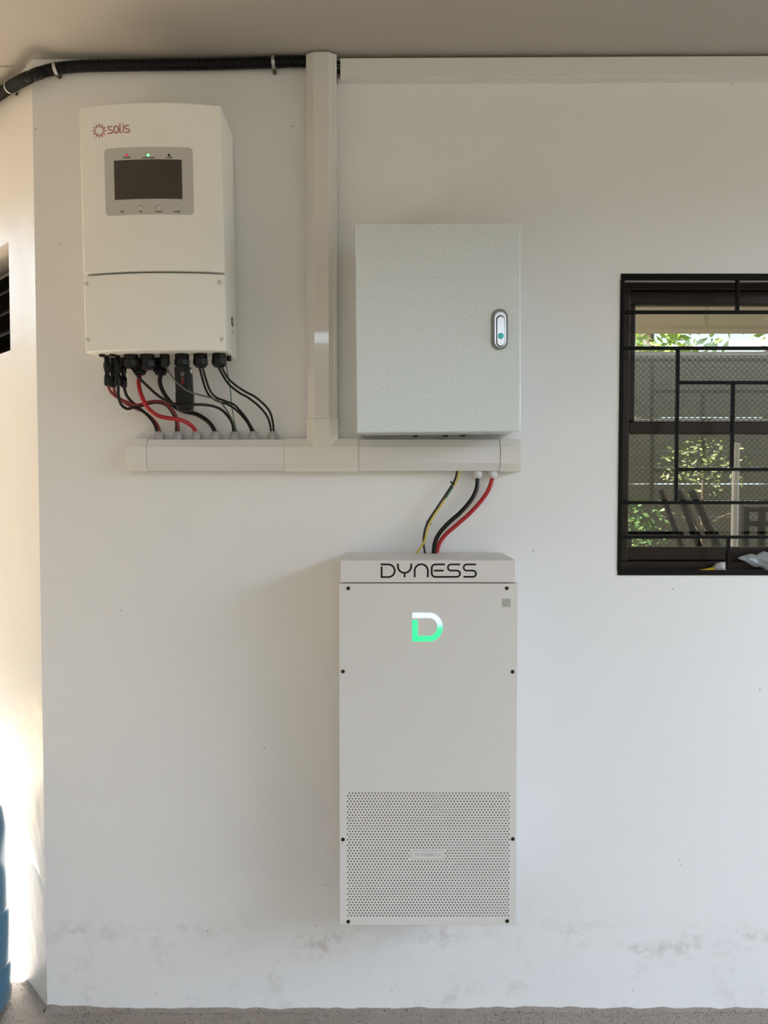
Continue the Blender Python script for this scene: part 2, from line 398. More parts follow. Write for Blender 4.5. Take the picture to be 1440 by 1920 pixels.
# rough mortar edge where floor meets wall
def mortar(name, o, d, nrm, L, seed, label):
    V, Fc = [], []; n = 220; prof = 5
    for i in range(n+1):
        s = L*i/n; h = .004 + .014*max(0, mnoise.noise((s*3.1, seed, 0))+.15) + .005*mnoise.noise((s*23, seed, 3)); h = max(h, .0012)
        wd = .012 + .02*max(0, mnoise.noise((s*5, seed, 9))+.3)
        for k in range(prof):
            q = k/(prof-1)
            V.append(o + d*s + nrm*(wd*q + .0005) + Vector((0, 0, h*(1-q)**1.6 + .0006 + .0015*mnoise.noise((s*60, q*3, seed)))))
    for i in range(n):
        for k in range(prof-1): a = i*prof+k; Fc.append((a, a+1, a+prof+1, a+prof))
    return struct(mk(name, V, Fc, M_FLOOR, smooth=True), label, 'skirting')
mortar('baseboard_back', Vector((XC, 0, 0)), Vector((1, 0, 0)), Vector((0, -1, 0)), 3.2, 1.7, 'rough grey mortar edge under the white wall')
mortar('baseboard_left', CH_O, CH_D, CH_N, 1.2, 5.1, 'rough mortar edge under the angled wall')
# dark rooms behind the openings (open towards the window)
def room(name, x0, x1, y0, y1, z0, z1, label):
    v, f = boxv(x0, x1, y0, y1, z0, z1); f = [q for q in f if q != (0, 1, 5, 4)]
    return struct(mk(name, v, f, M_DARK), label, 'room')

# louvred opening in the angled wall
lw_ = thing('window_2', CH_O + CH_D*(LS0+.31) - CH_N*.06 + Vector((0, 0, LZ0)), 'dark louvred opening cut in the sunlit angled wall', 'window'); lw_['kind'] = 'structure'
nb = 5
for i in range(nb):
    zc = LZ0 + (LZ1-LZ0)*(i+.5)/nb; V = []
    for e in (LS0+.012, LS0+.61):
        c0 = CH_O + CH_D*e + Vector((0, 0, zc))
        for (dn, dz) in ((-.030, -.026), (-.024, -.030), (-.088, .026), (-.094, .022)):
            V.append(c0 + CH_N*dn + Vector((0, 0, dz)))
    prism('louvre_blade', (V[:4], V[4:]), M_LOUV, lw_)
V = []
for e0, e1 in ((LS0+.001, LS0+.010),):
    v = [CH_O + CH_D*e + CH_N*dn + Vector((0, 0, z)) for z in (LZ0+.002, LZ1-.002) for (e, dn) in ((e0, -.02), (e1, -.02), (e1, -.10), (e0, -.10))]
    prism('side_channel', (v[:4], v[4:]), M_FRAME, lw_)
p0 = CH_O + CH_D*(LS0+.31) - CH_N*.118
v = [CH_O + CH_D*s - CH_N*b + Vector((0, 0, z)) for b in (.121, .55) for (s, z) in ((LS0-.15, LZ0-.1), (LS0+.75, LZ0-.1), (LS0+.75, LZ1+.1), (LS0-.15, LZ1+.1))]
struct(mk('wall_louvre_room', v, [(4, 5, 6, 7), (0, 1, 5, 4), (1, 2, 6, 5), (2, 3, 7, 6), (3, 0, 4, 7)], M_LROOM), 'dark space behind the louvred opening', 'room')

# ------------------------------------------------------------------ window: brown aluminium frame and tinted panes
YW = .085
win = thing('window_1', ((WX0+WX1)/2, YW, WZ0), 'brown aluminium window with dark reflective panes behind black bars', 'window'); win['kind'] = 'structure'
def wx(px, Y=YW): return P(px, 800, Y).x
def wz(py, Y=YW): return P(1250, py, Y).z
zh = wz(571); zr1 = wz(791); zr0 = wz(814); zb = wz(1026); zs = wz(1051)
xg1 = wx(1190); xg2 = wx(1181, YW-.01)
e = .0008
box('head_rail', WX0+e, WX1-e, YW-.012, YW+.045, wz(545), WZ1-e, M_FRAME, win, bevel=.002)
box('sash_top_rail', WX0+e, WX1-e, YW, YW+.03, zh, wz(545)-e, M_FRAME, win, bevel=.003)
box('stile', WX0+e, wx(1177), YW-.012, YW+.045, zs, wz(545)-e, M_FRAME, win, bevel=.002)
box('sash_stile', wx(1177)+e, xg1, YW, YW+.03, zr1+e, zh-e, M_FRAME, win, bevel=.003)
box('meeting_rail', wx(1177)+e, WX1-.05, YW-.010, YW+.03, zr0, zr1, M_FRAME, win, bevel=.003)
box('sash_stile', wx(1177)+e, xg2, YW-.006, YW+.03, zb+e, zr0-e, M_FRAME, win, bevel=.003)
box('sash_bottom_rail', wx(1177)+e, WX1-.05, YW-.006, YW+.03, zs+e, zb, M_FRAME, win, bevel=.003)
box('sill_track', WX0+e, WX1-e, YW-.028, YW+.05, WZ0+e, zs, M_FRAME, win, bevel=.003)
box('stile', WX1-.05+e, WX1-e, YW-.012, YW+.045, zs+e, wz(545)-e, M_FRAME, win, bevel=.002)
box('pane', xg1-.004, WX1-.052, YW+.012, YW+.016, zr1-.004, zh+.004, M_PANE, win)
box('pane', xg2-.004, WX1-.052, YW+.008, YW+.012, zb-.004, zr0+.004, M_PANE, win)

# black steel security grille set in the mouth of the opening
gr = thing('window_grille', ((WX0+WX1)/2, .006, WZ0), 'black welded steel security grille across the window', 'grille')
Y0, Y1 = -.004, .010; bw = .0085
def gb(x0, x1, z0, z1, nm='bar', y0=Y0+.002, y1=Y1-.001): box(nm, x0, x1, y0, y1, z0, z1, M_GRILL, gr, bevel=.0012)
gb(WX0-.003, WX1+.002, WZ1-.013, WZ1+.002, 'frame_bar', Y0, Y1); gb(WX0-.003, WX1+.002, WZ0-.002, WZ0+.011, 'frame_bar', Y0, Y1)
gb(WX0-.004, WX0+.007, WZ0+.011, WZ1-.013, 'frame_bar', Y0, Y1); gb(WX1-.009, WX1+.002, WZ0+.011, WZ1-.013, 'frame_bar', Y0, Y1)
GL, GR_ = WX0+.0072, WX1-.0092
gx = lambda px: P(px, 800, .003).x
gz = lambda py: P(1250, py, .003).z
def hb(py, x0=GL, x1=GR_): gb(x0, x1, gz(py)-bw/2, gz(py)+bw/2)
def vb(px, py0, py1): x = gx(px); gb(x-bw/2, x+bw/2, gz(py1)+bw/2+.0003, gz(py0)-bw/2-.0003)
XV = gx(1269)+bw/2+.0003; XVR = WX0+WX1-XV
for py in (585.5, 653, 942.5, 1007): hb(py)
hb(717.5, XV, XVR); hb(880, XV, XVR)
vb(1378.5, 521, 585.5); vb(1269, 653, 942.5); vb(1373, 717.5, 880); vb(1369, 1007, 1071.5)
# the grille mirrors itself to the right of the frame
xm = WX0+WX1-gx(1269); gb(xm-bw/2, xm+bw/2, gz(942.5)+bw/2+.0003, gz(653)-bw/2-.0003)
xm = WX0+WX1-gx(1373); gb(xm-bw/2, xm+bw/2, gz(880)+bw/2+.0003, gz(717.5)-bw/2-.0003)

# things lying on the sill between bars and glass
ZS = WZ0
def on_sill(px, Y): return P(px, 1068, Y).x
ys = .036
tb = thing('glue_tube', (on_sill(1335, ys), ys, ZS), 'squeezed white glue tube with yellow nozzle on the window sill', 'tube')
x0 = on_sill(1300, ys); x1 = on_sill(1338, ys); x2 = on_sill(1364, ys); L1 = x1-x0
ax = Vector((1, 0, .10)).normalized()
lathe('nozzle', [(.0012, 0), (.0022, L1*.3), (.0042, L1*.7), (.0062, L1)], (x0, ys, ZS+.0045), ax, M_YEL, tb, 14)
V, Fc = [], []; ns, nk = 14, 18
for i in range(ns+1):
    q = i/ns; rz = .0065+.0085*math.sin(min(1, q*1.6)*PI/2)*(1-.25*q); ry = rz*(1-.2*q)
    for k in range(nk):
        an = 2*PI*k/nk; cr = 1+.18*mnoise.noise((q*6, math.cos(an)*2, math.sin(an)*2+7))
        V.append((x1+(x2-x1)*q, ys+ry*cr*math.cos(an), max(ZS+.0008, ZS+.0135+.004*q+rz*cr*math.sin(an))))
for i in range(ns):
    for k in range(nk): Fc.append((i*nk+k, i*nk+(k+1) % nk, (i+1)*nk+(k+1) % nk, (i+1)*nk+k))
Fc += [tuple(range(nk)), tuple(ns*nk+k for k in range(nk))]
mk('tube_body', V, Fc, M_TUBE, tb, smooth=True)
V, Fc = [], []; ni, nj = 26, 12; bx0 = on_sill(1392, .04); bx1 = bx0+.19
for i in range(ni+1):
    q = i/ni
    for j in range(nj):
        an = 2*PI*j/nj; env = (min(1, q*1.5))**.7*(1 if q < .75 else max(.1, (1-q)/.25))
        cr = 1+.5*mnoise.noise((q*9, math.cos(an)*1.6, math.sin(an)*1.6+3))
        zc = ZS + .034 - .012*q; h = .006+.030*env*cr; wy = .004+.022*env*cr
        V.append((bx0+(bx1-bx0)*q-.012*math.sin(an)*(1-q), .042+wy*math.cos(an), max(ZS+.001, zc+h*math.sin(an))))
for i in range(ni):
    for j in range(nj): Fc.append((i*nj+j, i*nj+(j+1) % nj, (i+1)*nj+(j+1) % nj, (i+1)*nj+j))
Fc += [tuple(range(nj)), tuple(ni*nj+k for k in range(nj))]
tag(mk('plastic_bag', V, Fc, M_BAG, smooth=False), 'crumpled clear plastic bag on the window sill', 'bag')

# ------------------------------------------------------------------ trunking
def facet_prof(a0, a1, d_edge, d_mid, e1=.25, e2=.75):
    """section across a faceted trunking cover: (across, depth) from wall and back"""
    w_ = a1-a0
    return [(a0, .0006), (a0, d_edge), (a0+w_*e1, d_mid), (a0+w_*e2, d_mid), (a1, d_edge), (a1, .0006)]
YE, YM = .034, .046
tz1 = P(500, 824, -YE).z; tz0 = P(500, 883, -YE).z
tx = lambda px: P(px, 853, -.042).x
vx0 = P(575, 500, -YE).x; vx1 = P(632, 500, -YE).x
trk = thing('cable_trunking', (tx(604), 0, tz0), 'white plastic trunking forming an upside-down T below the inverter', 'trunking')
def hduct(name, xa, xb, grow, m):
    pr = facet_prof(tz0-grow, tz1+grow, YE+grow, YM+grow)
    return prism(name, ([(xa, -d, z) for z, d in pr], [(xb, -d, z) for z, d in pr]), m, trk, bevel=.0012)
hduct('end_cap', tx(236), tx(275), .0016, M_PVCF); hduct('duct', tx(275)+.0003, tx(534)-.0003, 0, M_PVC)
hduct('duct', tx(672)+.0003, tx(938)-.0003, 0, M_PVC); hduct('end_cap', tx(938), tx(977), .0016, M_PVCF)
zt = P(604, 785, -YM).z; zv = P(604, 95, -YM).z; zm = (tz0+tz1)/2
g_ = .0016
prh = facet_prof(tz0-g_, tz1+g_, YE+g_, YM+g_); prv = facet_prof(vx0-g_, vx1+g_, YE+g_, YM+g_)
def prism_geo(a, b):
    n = len(a); return list(a)+list(b), [(i, (i+1) % n, n+(i+1) % n, n+i) for i in range(n)] + [tuple(range(n)), tuple(range(2*n-1, n-1, -1))]
h_ = prism_geo([(tx(534), -d, z) for z, d in prh], [(tx(672), -d, z) for z, d in prh])
zq = tz1+g_-(tz1-tz0+2*g_)*.25
v_ = prism_geo([(x, -d+.0003, zq-.001) for x, d in prv], [(x, -d+.0003, zt) for x, d in prv])
V, Fc = join_geo(h_, v_); mk('tee_fitting', V, Fc, M_PVCF, trk, label='ivory T-shaped joint piece')
pr = facet_prof(vx0, vx1, YE, YM, .26, .73)
pr = pr[:4] + [(pr[3][0]+(pr[4][0]-pr[3][0])*.62, pr[3][1]+(pr[4][1]-pr[3][1])*.62-.0012), (pr[3][0]+(pr[4][0]-pr[3][0])*.70, pr[3][1]+(pr[4][1]-pr[3][1])*.70+.0006)] + pr[4:]
prism('riser_duct', ([(x, -d, zt+.0003) for x, d in pr], [(x, -d, min(zv, Z_CEIL-.006)) for x, d in pr]), M_PVCG, trk, bevel=.0009, label='tall vertical duct rising to the ceiling')
# cable glands along its top and bottom edge
YG = -.020
def gland_geo(c, up, r, h, seg=8):
    return join_geo(lathe_geo([(r*.9, 0), (r*.9, h*.30)], c, up, 18), lathe_geo([(r, h*.30), (r*1.02, h*.62), (r*.97, h*.66)], c, up, seg, PI/8), lathe_geo([(r*.95, h*.66), (r*.82, h*.88), (r*.62, h)], c, up, 18))
TG = {}
for i, px in enumerate((298, 333, 368, 404, 440, 475, 511)):
    c = Vector((P(px, 815, YG).x, YG, tz1+.0004)); TG[i] = c
    V, Fc = gland_geo(c, (0, 0, 1), .0128, .0215); mk('cable_gland', V, Fc, M_GLG, trk, smooth=True)
for px in (895.5, 924):
    c = Vector((P(px, 890, YG).x, YG, tz0-.0004)); V, Fc = gland_geo(c, (0, 0, -1), .0120, .0185); mk('cable_gland', V, Fc, M_GLW, trk, smooth=True)

# upper trunking along the ceiling
ut = thing('ceiling_trunking', (P(640, 130, 0).x, 0, P(640, 150, 0).z), 'white plastic trunking running right along the ceiling edge', 'trunking')
def slope_bar(name, pa, pb, ya, yb, m, px0=638, px1=1440, ext=2.0):
    """bar between two sloping edges measured at two columns: pa=(top,bottom) at px0, pb at px1"""
    A, B = [], []
    for (py, Y) in ((pa[0], yb), (pa[1], yb), (pa[1], ya), (pa[0], ya)):
        p = P(px0, py, yb); A.append(Vector((p.x, Y, p.z)))
    for (py, Y) in ((pb[0], yb), (pb[1], yb), (pb[1], ya), (pb[0], ya)):
        p = P(px1, py, yb); q = Vector((p.x, Y, p.z)); B.append(q)
    B = [a + (b-a)*ext for a, b in zip(A, B)]
    return prism(name, (A, B), m, ut, bevel=.0012)
slope_bar('cover', (109, 145), (104.5, 141.5), -.0125, -.030, M_PVC)
slope_bar('base_strip', (146, 153), (142.5, 149.5), -.0006, -.012, M_PVC, 633)
for i, (py, r, m, nm, lb) in enumerate(((116, .0042, M_CBLK, 'wire', 'brown-black wire peeking from the top of the trunking gap'), (124, .0030, M_CGRY, 'wire', 'grey wire between two dark ones in the trunking gap'), (133, .0048, M_CBLK, 'wire', 'lowest black wire peeking from the trunking gap'))):
    tag(tube(nm, [P(629, py, -.008), P(640, py+1, -.009), P(656, py, -.008)], r, m, n=4, seg=8), lb, 'wire', 'wires in the trunking gap')

# ------------------------------------------------------------------ corrugated conduit and its saddles
RC = .0150; YC = -.0185
path = [P(574.3, 114, YC), P(513, 117, YC), P(400, 120.5, YC), P(300, 121.5, YC), P(200, 123, YC), P(145, 124.5, YC), P(106, 129, YC), P(80, 135, YC+.0)]
for px, py in ((52, 146), (20, 163), (-12, 184), (-50, 208)):
    path.append(PP(px, py, CH_O + CH_N*.020, CH_N))
cp = catmull(path, 60)
# resample evenly for the ribs
acc = [0]
for i in range(1, len(cp)): acc.append(acc[-1]+(cp[i]-cp[i-1]).length)
step = .0016; tot = acc[-1]; rs = []; j = 0
for i in range(int(tot/step)):
    s = i*step
    while acc[j+1] < s: j += 1
    rs.append(cp[j].lerp(cp[j+1], (s-acc[j])/max(1e-9, acc[j+1]-acc[j])))
for p in rs: p.z = min(p.z, Z_CEIL-RC-.001)
v, f = sweep(rs, lambda i: RC*(1.0 if (i % 4) in (0, 1) else .86), 18)
tag(mk('corrugated_conduit', v, f, M_CON, smooth=False), 'black corrugated conduit running under the ceiling', 'conduit')
def saddle(px, py, tabx, taby, label, chamfer=False):
    i = min(range(len(rs)), key=lambda k: (ray(px, py).normalized() - (rs[k]-CAM).normalized()).length)
    c = rs[i]; tg = (rs[min(i+3, len(rs)-1)]-rs[i-3]).normalized(); nrm = CH_N if chamfer else Vector((0, -1, 0))
    up_ = tg.cross(nrm).normalized()
    if up_.z < 0: up_ = -up_
    th = thing('conduit_saddle', c - nrm*.018, label, 'clamp', 'metal saddles holding the conduit')
    V, Fc = [], []; n = 16; r0 = RC+.0008; r1 = r0+.0012; hw = .0042
    tab = P(tabx, taby, -.002) if not chamfer else PP(tabx, taby, CH_O+CH_N*.002, CH_N)
    secs = []
    for k in range(n+1):
        an = PI*.62 - (PI*1.12)*k/n; dirv = nrm*math.cos(an) + up_*math.sin(an); secs.append((c+dirv*r0, c+dirv*r1))
    for a, b in secs:
        for s in (-hw, hw): V += [a+tg*s, b+tg*s]
    for k in range(n):
        o = 4*k
        Fc += [(o+1, o+3, o+7, o+5), (o, o+4, o+6, o+2), (o, o+1, o+5, o+4), (o+2, o+6, o+7, o+3)]
    Fc += [(0, 2, 3, 1), (4*n, 4*n+1, 4*n+3, 4*n+2)]
    mk('strap', V, Fc, M_ZINC, th, smooth=True)
    base = secs[-1][0]; dn = (tab-base); q = []
    for w0, pnt in ((-hw, base), (hw, base), (hw, tab-Vector((0, 0, .004))), (-hw, tab-Vector((0, 0, .004)))):
        q.append(pnt + tg*w0)
    prism('tab', (q, [k + nrm*.0012 for k in q]), M_RUST if taby > 133 else M_ZINC, th)
    lathe('screw', [(.0055, 0), (.0055, .0012), (.0035, .0030), (.0008, .0036)], tab+nrm*.0015, nrm, M_RUST, th, 10)
saddle(105, 128, 113, 145, 'metal saddle on the conduit above the inverter near the corner')
saddle(513, 117, 515.5, 137, 'metal saddle on the conduit nearest the vertical trunking')
saddle(20, 163, 33, 177, 'metal saddle on the conduit bend past the corner', True)

# ------------------------------------------------------------------ hybrid inverter
YFE = -.152; BUL = .021; HW = .1733; HH = .2965
c = P(286.5, 430.5, YFE)
IROLL = math.radians(.72)
inv = thing('solar_inverter', (c.x, 0, c.z), 'ivory hybrid solar inverter with small dark display screen', 'inverter', roll=IROLL)
IM = PM[inv.name]
def ycur(x): return YFE - BUL*(1-(min(abs(x), HW)/HW)**2)
def IL(px, py, Y=-.165): return IM @ P(px, py, Y)
def ifront(px, py, out=0.0):
    """pixel -> point on the curved front, in world space"""
    Y = -.165
    for _ in range(4):
        p = P(px, py, Y); Y = ycur((IM @ p).x)
    return P(px, py, Y) + Vector((0, -out, 0))
def curved_slab(name, z0, z1, yb, m, inset=0.0, bevel=.004, topgrow=0):
    xs = [-HW+inset + (2*HW-2*inset)*k/24 for k in range(25)]
    ring = [(x, ycur(x)) for x in xs] + [(HW-inset, yb), (-HW+inset, yb)]
    return prism(name, ([(x, y, z0) for x, y in ring], [(x, y, z1) for x, y in ring]), m, inv, world=False, bevel=bevel, smooth=True, angle=50)
zse = IL(288, 510, -.17).z
box('housing', -HW+.0015, HW-.0015, -.128, -.004, -HH+.0015, HH-.0015, M_INV, inv, world=False, bevel=.004)
curved_slab('upper_cover', zse+.0022, HH, -.1285, M_INV)
curved_slab('lower_cover', -HH, zse-.0022, -.1285, M_INV)
# display panel
pl = IL(197, 343); pr_ = IL(362.5, 343); pt = IL(280, 278.5); pb = IL(280, 404.5)
pc = rplate('display_panel', pl.x, pr_.x, pb.z, pt.z, .010, lambda x: ycur(x)-.0010, lambda x: ycur(x)+.002, M_PANEL, inv, world=False)
sl_ = IL(215.5, 340); sr_ = IL(342.5, 340); st = IL(280, 302); sb = IL(280, 375.5)
rplate('screen', sl_.x, sr_.x, sb.z, st.z, .0008, lambda x: ycur(x)-.0014, lambda x: ycur(x)+.001, M_SCREEN, pc, world=False)
for px, m, nm in ((238, M_LEDR, 'red_lamp'), (278, M_LEDG, 'green_lamp'), (317, M_BLACK, 'dark_lamp')):
    p = ifront(px, 291.2, .0010); lathe('indicator_lamp', [(.0032, 0), (.0028, .0006), (.0012, .0011)], IM @ p, (0, -1, 0), m, pc, 14, world=False)
for px, s in ((238, 'POWER'), (278, 'OPERATION'), (317, 'ALARM')):
    p = IM @ ifront(px, 296, 0); text_mesh('print', s, .0055, M_LETTER, pc, p, False, ysurf=lambda x: ycur(x)-.0011)
for px, s in ((230, 'ESC'), (264, 'UP'), (298, 'DOWN'), (332, 'ENTER')):
    p = ifront(px, 389.5, .0010); lathe('button', [(.0068, 0), (.0066, .0008), (.0050, .0022), (.0022, .0028), (.0003, .0029)], IM @ p, (0, -1, 0), M_PANEL, pc, 20, world=False)
    p = IM @ ifront(px, 397.5, 0); text_mesh('print', s, .0055, M_LETTER, pc, p, False, ysurf=lambda x: ycur(x)-.0011)
# logo, drawn with strokes
def zmap(ox, oy, sc): return lambda x, y, out: ifront(ox+x*sc, oy+y*sc, out)
zf = zmap(165, 220, .06597)
S1 = roundpoly([(690, 264), (565, 264), (572, 345), (692, 372), (700, 455), (560, 455)], 60)
S2 = roundpoly([(1170, 232), (1048, 236), (1050, 318), (1180, 342), (1190, 425), (1045, 428)], 60)
OO = [(800+66*math.cos(k*PI/14), 347+98*math.sin(k*PI/14)) for k in range(28)]
strokes('logo_lettering', [S1, roundpoly([(903, 178), (910, 425), (952, 438)], 30), [(1000, 232), (1006, 436)], S2, [(997, 170), (998, 196)]], 24, M_RED, inv, zf, label='red lettering reading solis')
strokes('logo_lettering', [OO], 24, M_RED, inv, zf, closed=True)
SUNP = []
for k in range(24):
    a = 2*PI*k/24; r = 190 if k % 2 == 0 else 108
    SUNP.append((320+r*math.cos(a), 385+r*1.02*math.sin(a)))
strokes('logo_sun', [SUNP], 15, M_RED, inv, zf, closed=True, label='red zigzag sun emblem')
# cover screws in round dimples
for px, py in ((162.5, 533), (411.5, 529.5), (165, 637), (415.5, 636)):
    p = IM @ ifront(px, py, 0)
    s = lathe('screw', [(.0046, -.001), (.0046, .0012), (.0034, .0028), (.0010, .0034)], p, (0, -1, 0), M_STEEL, inv, 14, world=False)
    lathe('washer', [(.0078, -.001), (.0078, .0006), (.0070, .0009), (.0050, .0007)], p, (0, -1, 0), M_INV, s, 20, world=False)
# switch knob on the left side, earth point on the right side
pk = IL(153, 568, -.11); lathe('side_knob', [(.010, 0), (.010, .004), (.0065, .009), (.003, .012)], (-HW+.0015, -.100, pk.z), (-1, 0, 0), M_BLACK, inv, 16, world=False)
pz = IL(436, 602, -.07).z
sd = lathe('earth_point', [(.0130, 0), (.0125, .0012), (.0105, .0014)], (HW-.0017, -.062, pz), (1, 0, 0), M_BLACK, inv, 20, world=False)
box('bar', HW, HW+.0010, -.0635, -.0605, pz-.0122, pz+.0122, M_STEEL, sd, False); box('bar', HW-.0001, HW+.0007, -.074, -.050, pz-.0012, pz+.0012, M_STEEL, sd, False)
lathe('earth_mark', [(.0045, 0), (.0043, .0006)], (HW-.0017, -.062, pz-.026), (1, 0, 0), M_BADGE, inv, 14, world=False)
# glands under the housing
ZB = -HH
def big_gland(px, Y, r, h, nm='cable_gland', py=672):
    p = IL(px, py, Y); c = Vector((p.x, Y, ZB+.0012))
    g1 = lathe_geo([(r*.98, 0), (r*1.0, h*.10), (r*1.0, h*.34), (r*.9, h*.36)], c, (0, 0, -1), 24)
    g2 = lathe_geo([(r*.93, h*.35), (r*1.07, h*.38), (r*1.07, h*.78), (r*.95, h*.82)], c, (0, 0, -1), 8, PI/8)
    g3 = lathe_geo([(r*.88, h*.80), (r*.80, h*.94), (r*.50, h)], c, (0, 0, -1), 24)
    V, Fc = join_geo(g1, g2, g3); o = mk(nm, V, Fc, M_BLACK, inv, world=False, smooth=True)
    return inv.matrix_basis @ (c + Vector((0, 0, -h+.006))) if False else (Matrix.Translation(Vector((inv.location))) @ Matrix.Rotation(-IROLL, 4, 'Y')) @ (c + Vector((0, 0, -h+.004)))
YG1, YG2 = -.104, -.050
G = {}
for k, px, Y, r, h in (('a', 246, YG1, .0178, .034), ('b', 277, YG1, .0178, .038), ('c', 309, YG1, .0122, .031), ('d', 341.5, YG1, .0176, .035), ('e', 376, YG1, .0172, .034), ('f', 411, YG1, .0175, .034),
                       ('r1', 262.5, YG2, .0165, .043), ('r2', 301, YG2, .0175, .044)):
    G[k] = big_gland(px, Y, r, h, py=676 if Y == YG1 else 690)
# plugs, sealing caps and dc connectors at the left end
for px, Y in ((191, -.118), (210.5, -.118)):
    p = IL(px, 664, Y); lathe('sealing_cap', [(.0075, 0), (.0078, .003), (.0060, .006), (.0035, .0065)], (p.x, Y, ZB+.0015), (0, 0, -1), M_RUB, inv, 16, world=False)
p = IL(428, 672, -.08); lathe('sealing_cap', [(.0062, 0), (.0062, .012), (.0045, .013)], (p.x, -.072, ZB+.0012), (0, 0, -1), M_RUB, inv, 14, world=False)
DC = []
for px, Y in ((201, -.098), (211.5, -.066), (221, -.098), (231.5, -.066)):
    p = IL(px, 700, Y); c = Vector((p.x, Y, ZB+.0012)); L = .0755
    g1 = lathe_geo([(.0068, 0), (.0068, .016), (.0078, .018), (.0078, .037), (.0060, .040), (.0058, .048), (.0082, .051), (.0082, .068), (.0072, L), (.0035, L)], c, (0, 0, -1), 14)
    g2 = boxv(c.x-.0085, c.x+.0085, Y-.003, Y+.003, c.z-.030, c.z-.018)
    g3 = boxv(c.x-.0018, c.x+.0018, Y-.0092, Y+.0092, c.z-.070, c.z-.020)
    V, Fc = join_geo(g1, g2, g3); mk('dc_connector', V, Fc, M_BLACK, inv, world=False, smooth=True)
    DC.append((Matrix.Translation(Vector((inv.location))) @ Matrix.Rotation(-IROLL, 4, 'Y')) @ (c + Vector((0, 0, -L+.004))))
# plug-in data logger
Yl = YG1
lg = thing('data_logger', P(345, 770, Yl), 'black plug-in data logger stick hanging under the inverter', 'data logger')
t0 = P(343.5, 689, Yl); t1 = P(346.5, 736, Yl); t2 = P(347.5, 771, Yl)
def rrect(c, a, b, r, n=5):
    out = []
    for (sx, sy, st_) in ((1, 1, 0), (-1, 1, PI/2), (-1, -1, PI), (1, -1, 1.5*PI)):
        for k in range(n+1):
            an = st_+PI/2*k/n; out.append(Vector((c.x+sx*(a-r)+r*math.cos(an), c.y+sy*(b-r)+r*math.sin(an), c.z)))
    return out
def loft(name, rings, m, parent):
    n = len(rings[0]); V = [p for r in rings for p in r]; Fc = []
    for i in range(len(rings)-1):
        for k in range(n): Fc.append((i*n+k, i*n+(k+1) % n, (i+1)*n+(k+1) % n, (i+1)*n+k))
    Fc += [tuple(range(n)), tuple((len(rings)-1)*n+k for k in range(n))]
    return mk(name, V, Fc, m, parent, smooth=True)
loft('stick_body', [rrect(t0, .0190, .0165, .0075), rrect(t0.lerp(t1, .15), .0200, .0175, .0075), rrect(t1, .0200, .0175, .0075)], M_BLACK, lg)
t1b = t1+Vector((0, 0, -.0006))
loft('end_cap', [rrect(t1b, .0207, .0182, .0075), rrect(t1b.lerp(t2, .62), .0207, .0182, .0075), rrect(t2+Vector((0, 0, .004)), .0180, .0150, .006), rrect(t2, .0160, .0130, .005)], M_RUB, lg)
yf_ = Yl-.0176
ring = [P(342+3*math.cos(k*PI/8), 701+3*math.sin(k*PI/8), yf_) for k in range(16)]
def flatmap(Y): return lambda x, y, out: P(x, y, Y-out)
strokes('print_ring', [[(342+2.7*math.cos(k*PI/8), 701+2.7*math.sin(k*PI/8)) for k in range(16)]], .9, M_BADGE, lg, flatmap(yf_), closed=True)
tp = P(342.5, 714, yf_-.0002); text_mesh('print_lettering', 'solis', .0105, M_CRED, lg, tp, rot=-PI/2)
for py in (706, 709.5): lathe('status_lamp', [(.0009, 0), (.0007, .0006)], P(342.3, py, yf_), (0, -1, 0), M_BADGE, lg, 8)
q0 = P(357.5, 692, Yl-.006); q1 = P(357.5, 719, Yl-.006)
xs_ = t0.x+.0202
mk('white_sticker', [(xs_, Yl-.010, q1.z), (xs_, Yl+.006, q1.z), (xs_, Yl+.006, q0.z), (xs_, Yl-.010, q0.z), (xs_+.0006, Yl-.010, q1.z), (xs_+.0006, Yl+.006, q1.z), (xs_+.0006, Yl+.006, q0.z), (xs_+.0006, Yl-.010, q0.z)],
   [(0, 1, 2, 3), (4, 5, 6, 7), (0, 1, 5, 4), (1, 2, 6, 5), (2, 3, 7, 6), (3, 0, 4, 7)], M_CAPW, lg)

# ------------------------------------------------------------------ cables between inverter and trunking
def zpath(pts, ya, yb, ox=170, oy=640, sc=.25694, wob=0.0):
    n = len(pts); L = [0]
    for i in range(1, n): L.append(L[-1]+math.hypot(pts[i][0]-pts[i-1][0], pts[i][1]-pts[i-1][1]))
    out = []
    for i, (x, y) in enumerate(pts):
        q = L[i]/L[-1]; Y = ya+(yb-ya)*q + wob*math.sin(PI*q); out.append(P(ox+x*sc, oy+y*sc, Y))
    return out
def cable(name, pts, ya, yb, r, m, label, wob=0.0, start=None, end=None, group='cables under the inverter', **k):
    pp = zpath(pts, ya, yb, wob=wob, **k)
    if start is not None: pp = [start] + pp[1:]
    if end is not None: pp[-1] = end
    return tag(tube(name, pp, r, m, n=8, seg=12), label, 'cable', group)
ge = lambda i, dx=0, dy=0: TG[i] + Vector((dx, dy, .018))
r3 = .0037
cable('solar_cable', [(125, 325), (150, 372), (205, 415), (290, 452), (350, 464), (410, 446), (480, 437), (545, 450), (595, 500), (628, 560), (643, 655)], -.098, YG, r3, M_CRED2, 'dark red solar cable from the leftmost connector to the second grey gland', 0.004, DC[0], ge(1, .0042))
cable('solar_cable', [(160, 335), (185, 390), (240, 443), (310, 482), (380, 512), (440, 555), (483, 605), (503, 655)], -.066, YG, r3, M_CRED2, 'dark red solar cable curving down to the leftmost grey gland', .006, DC[1], ge(0, .0045))
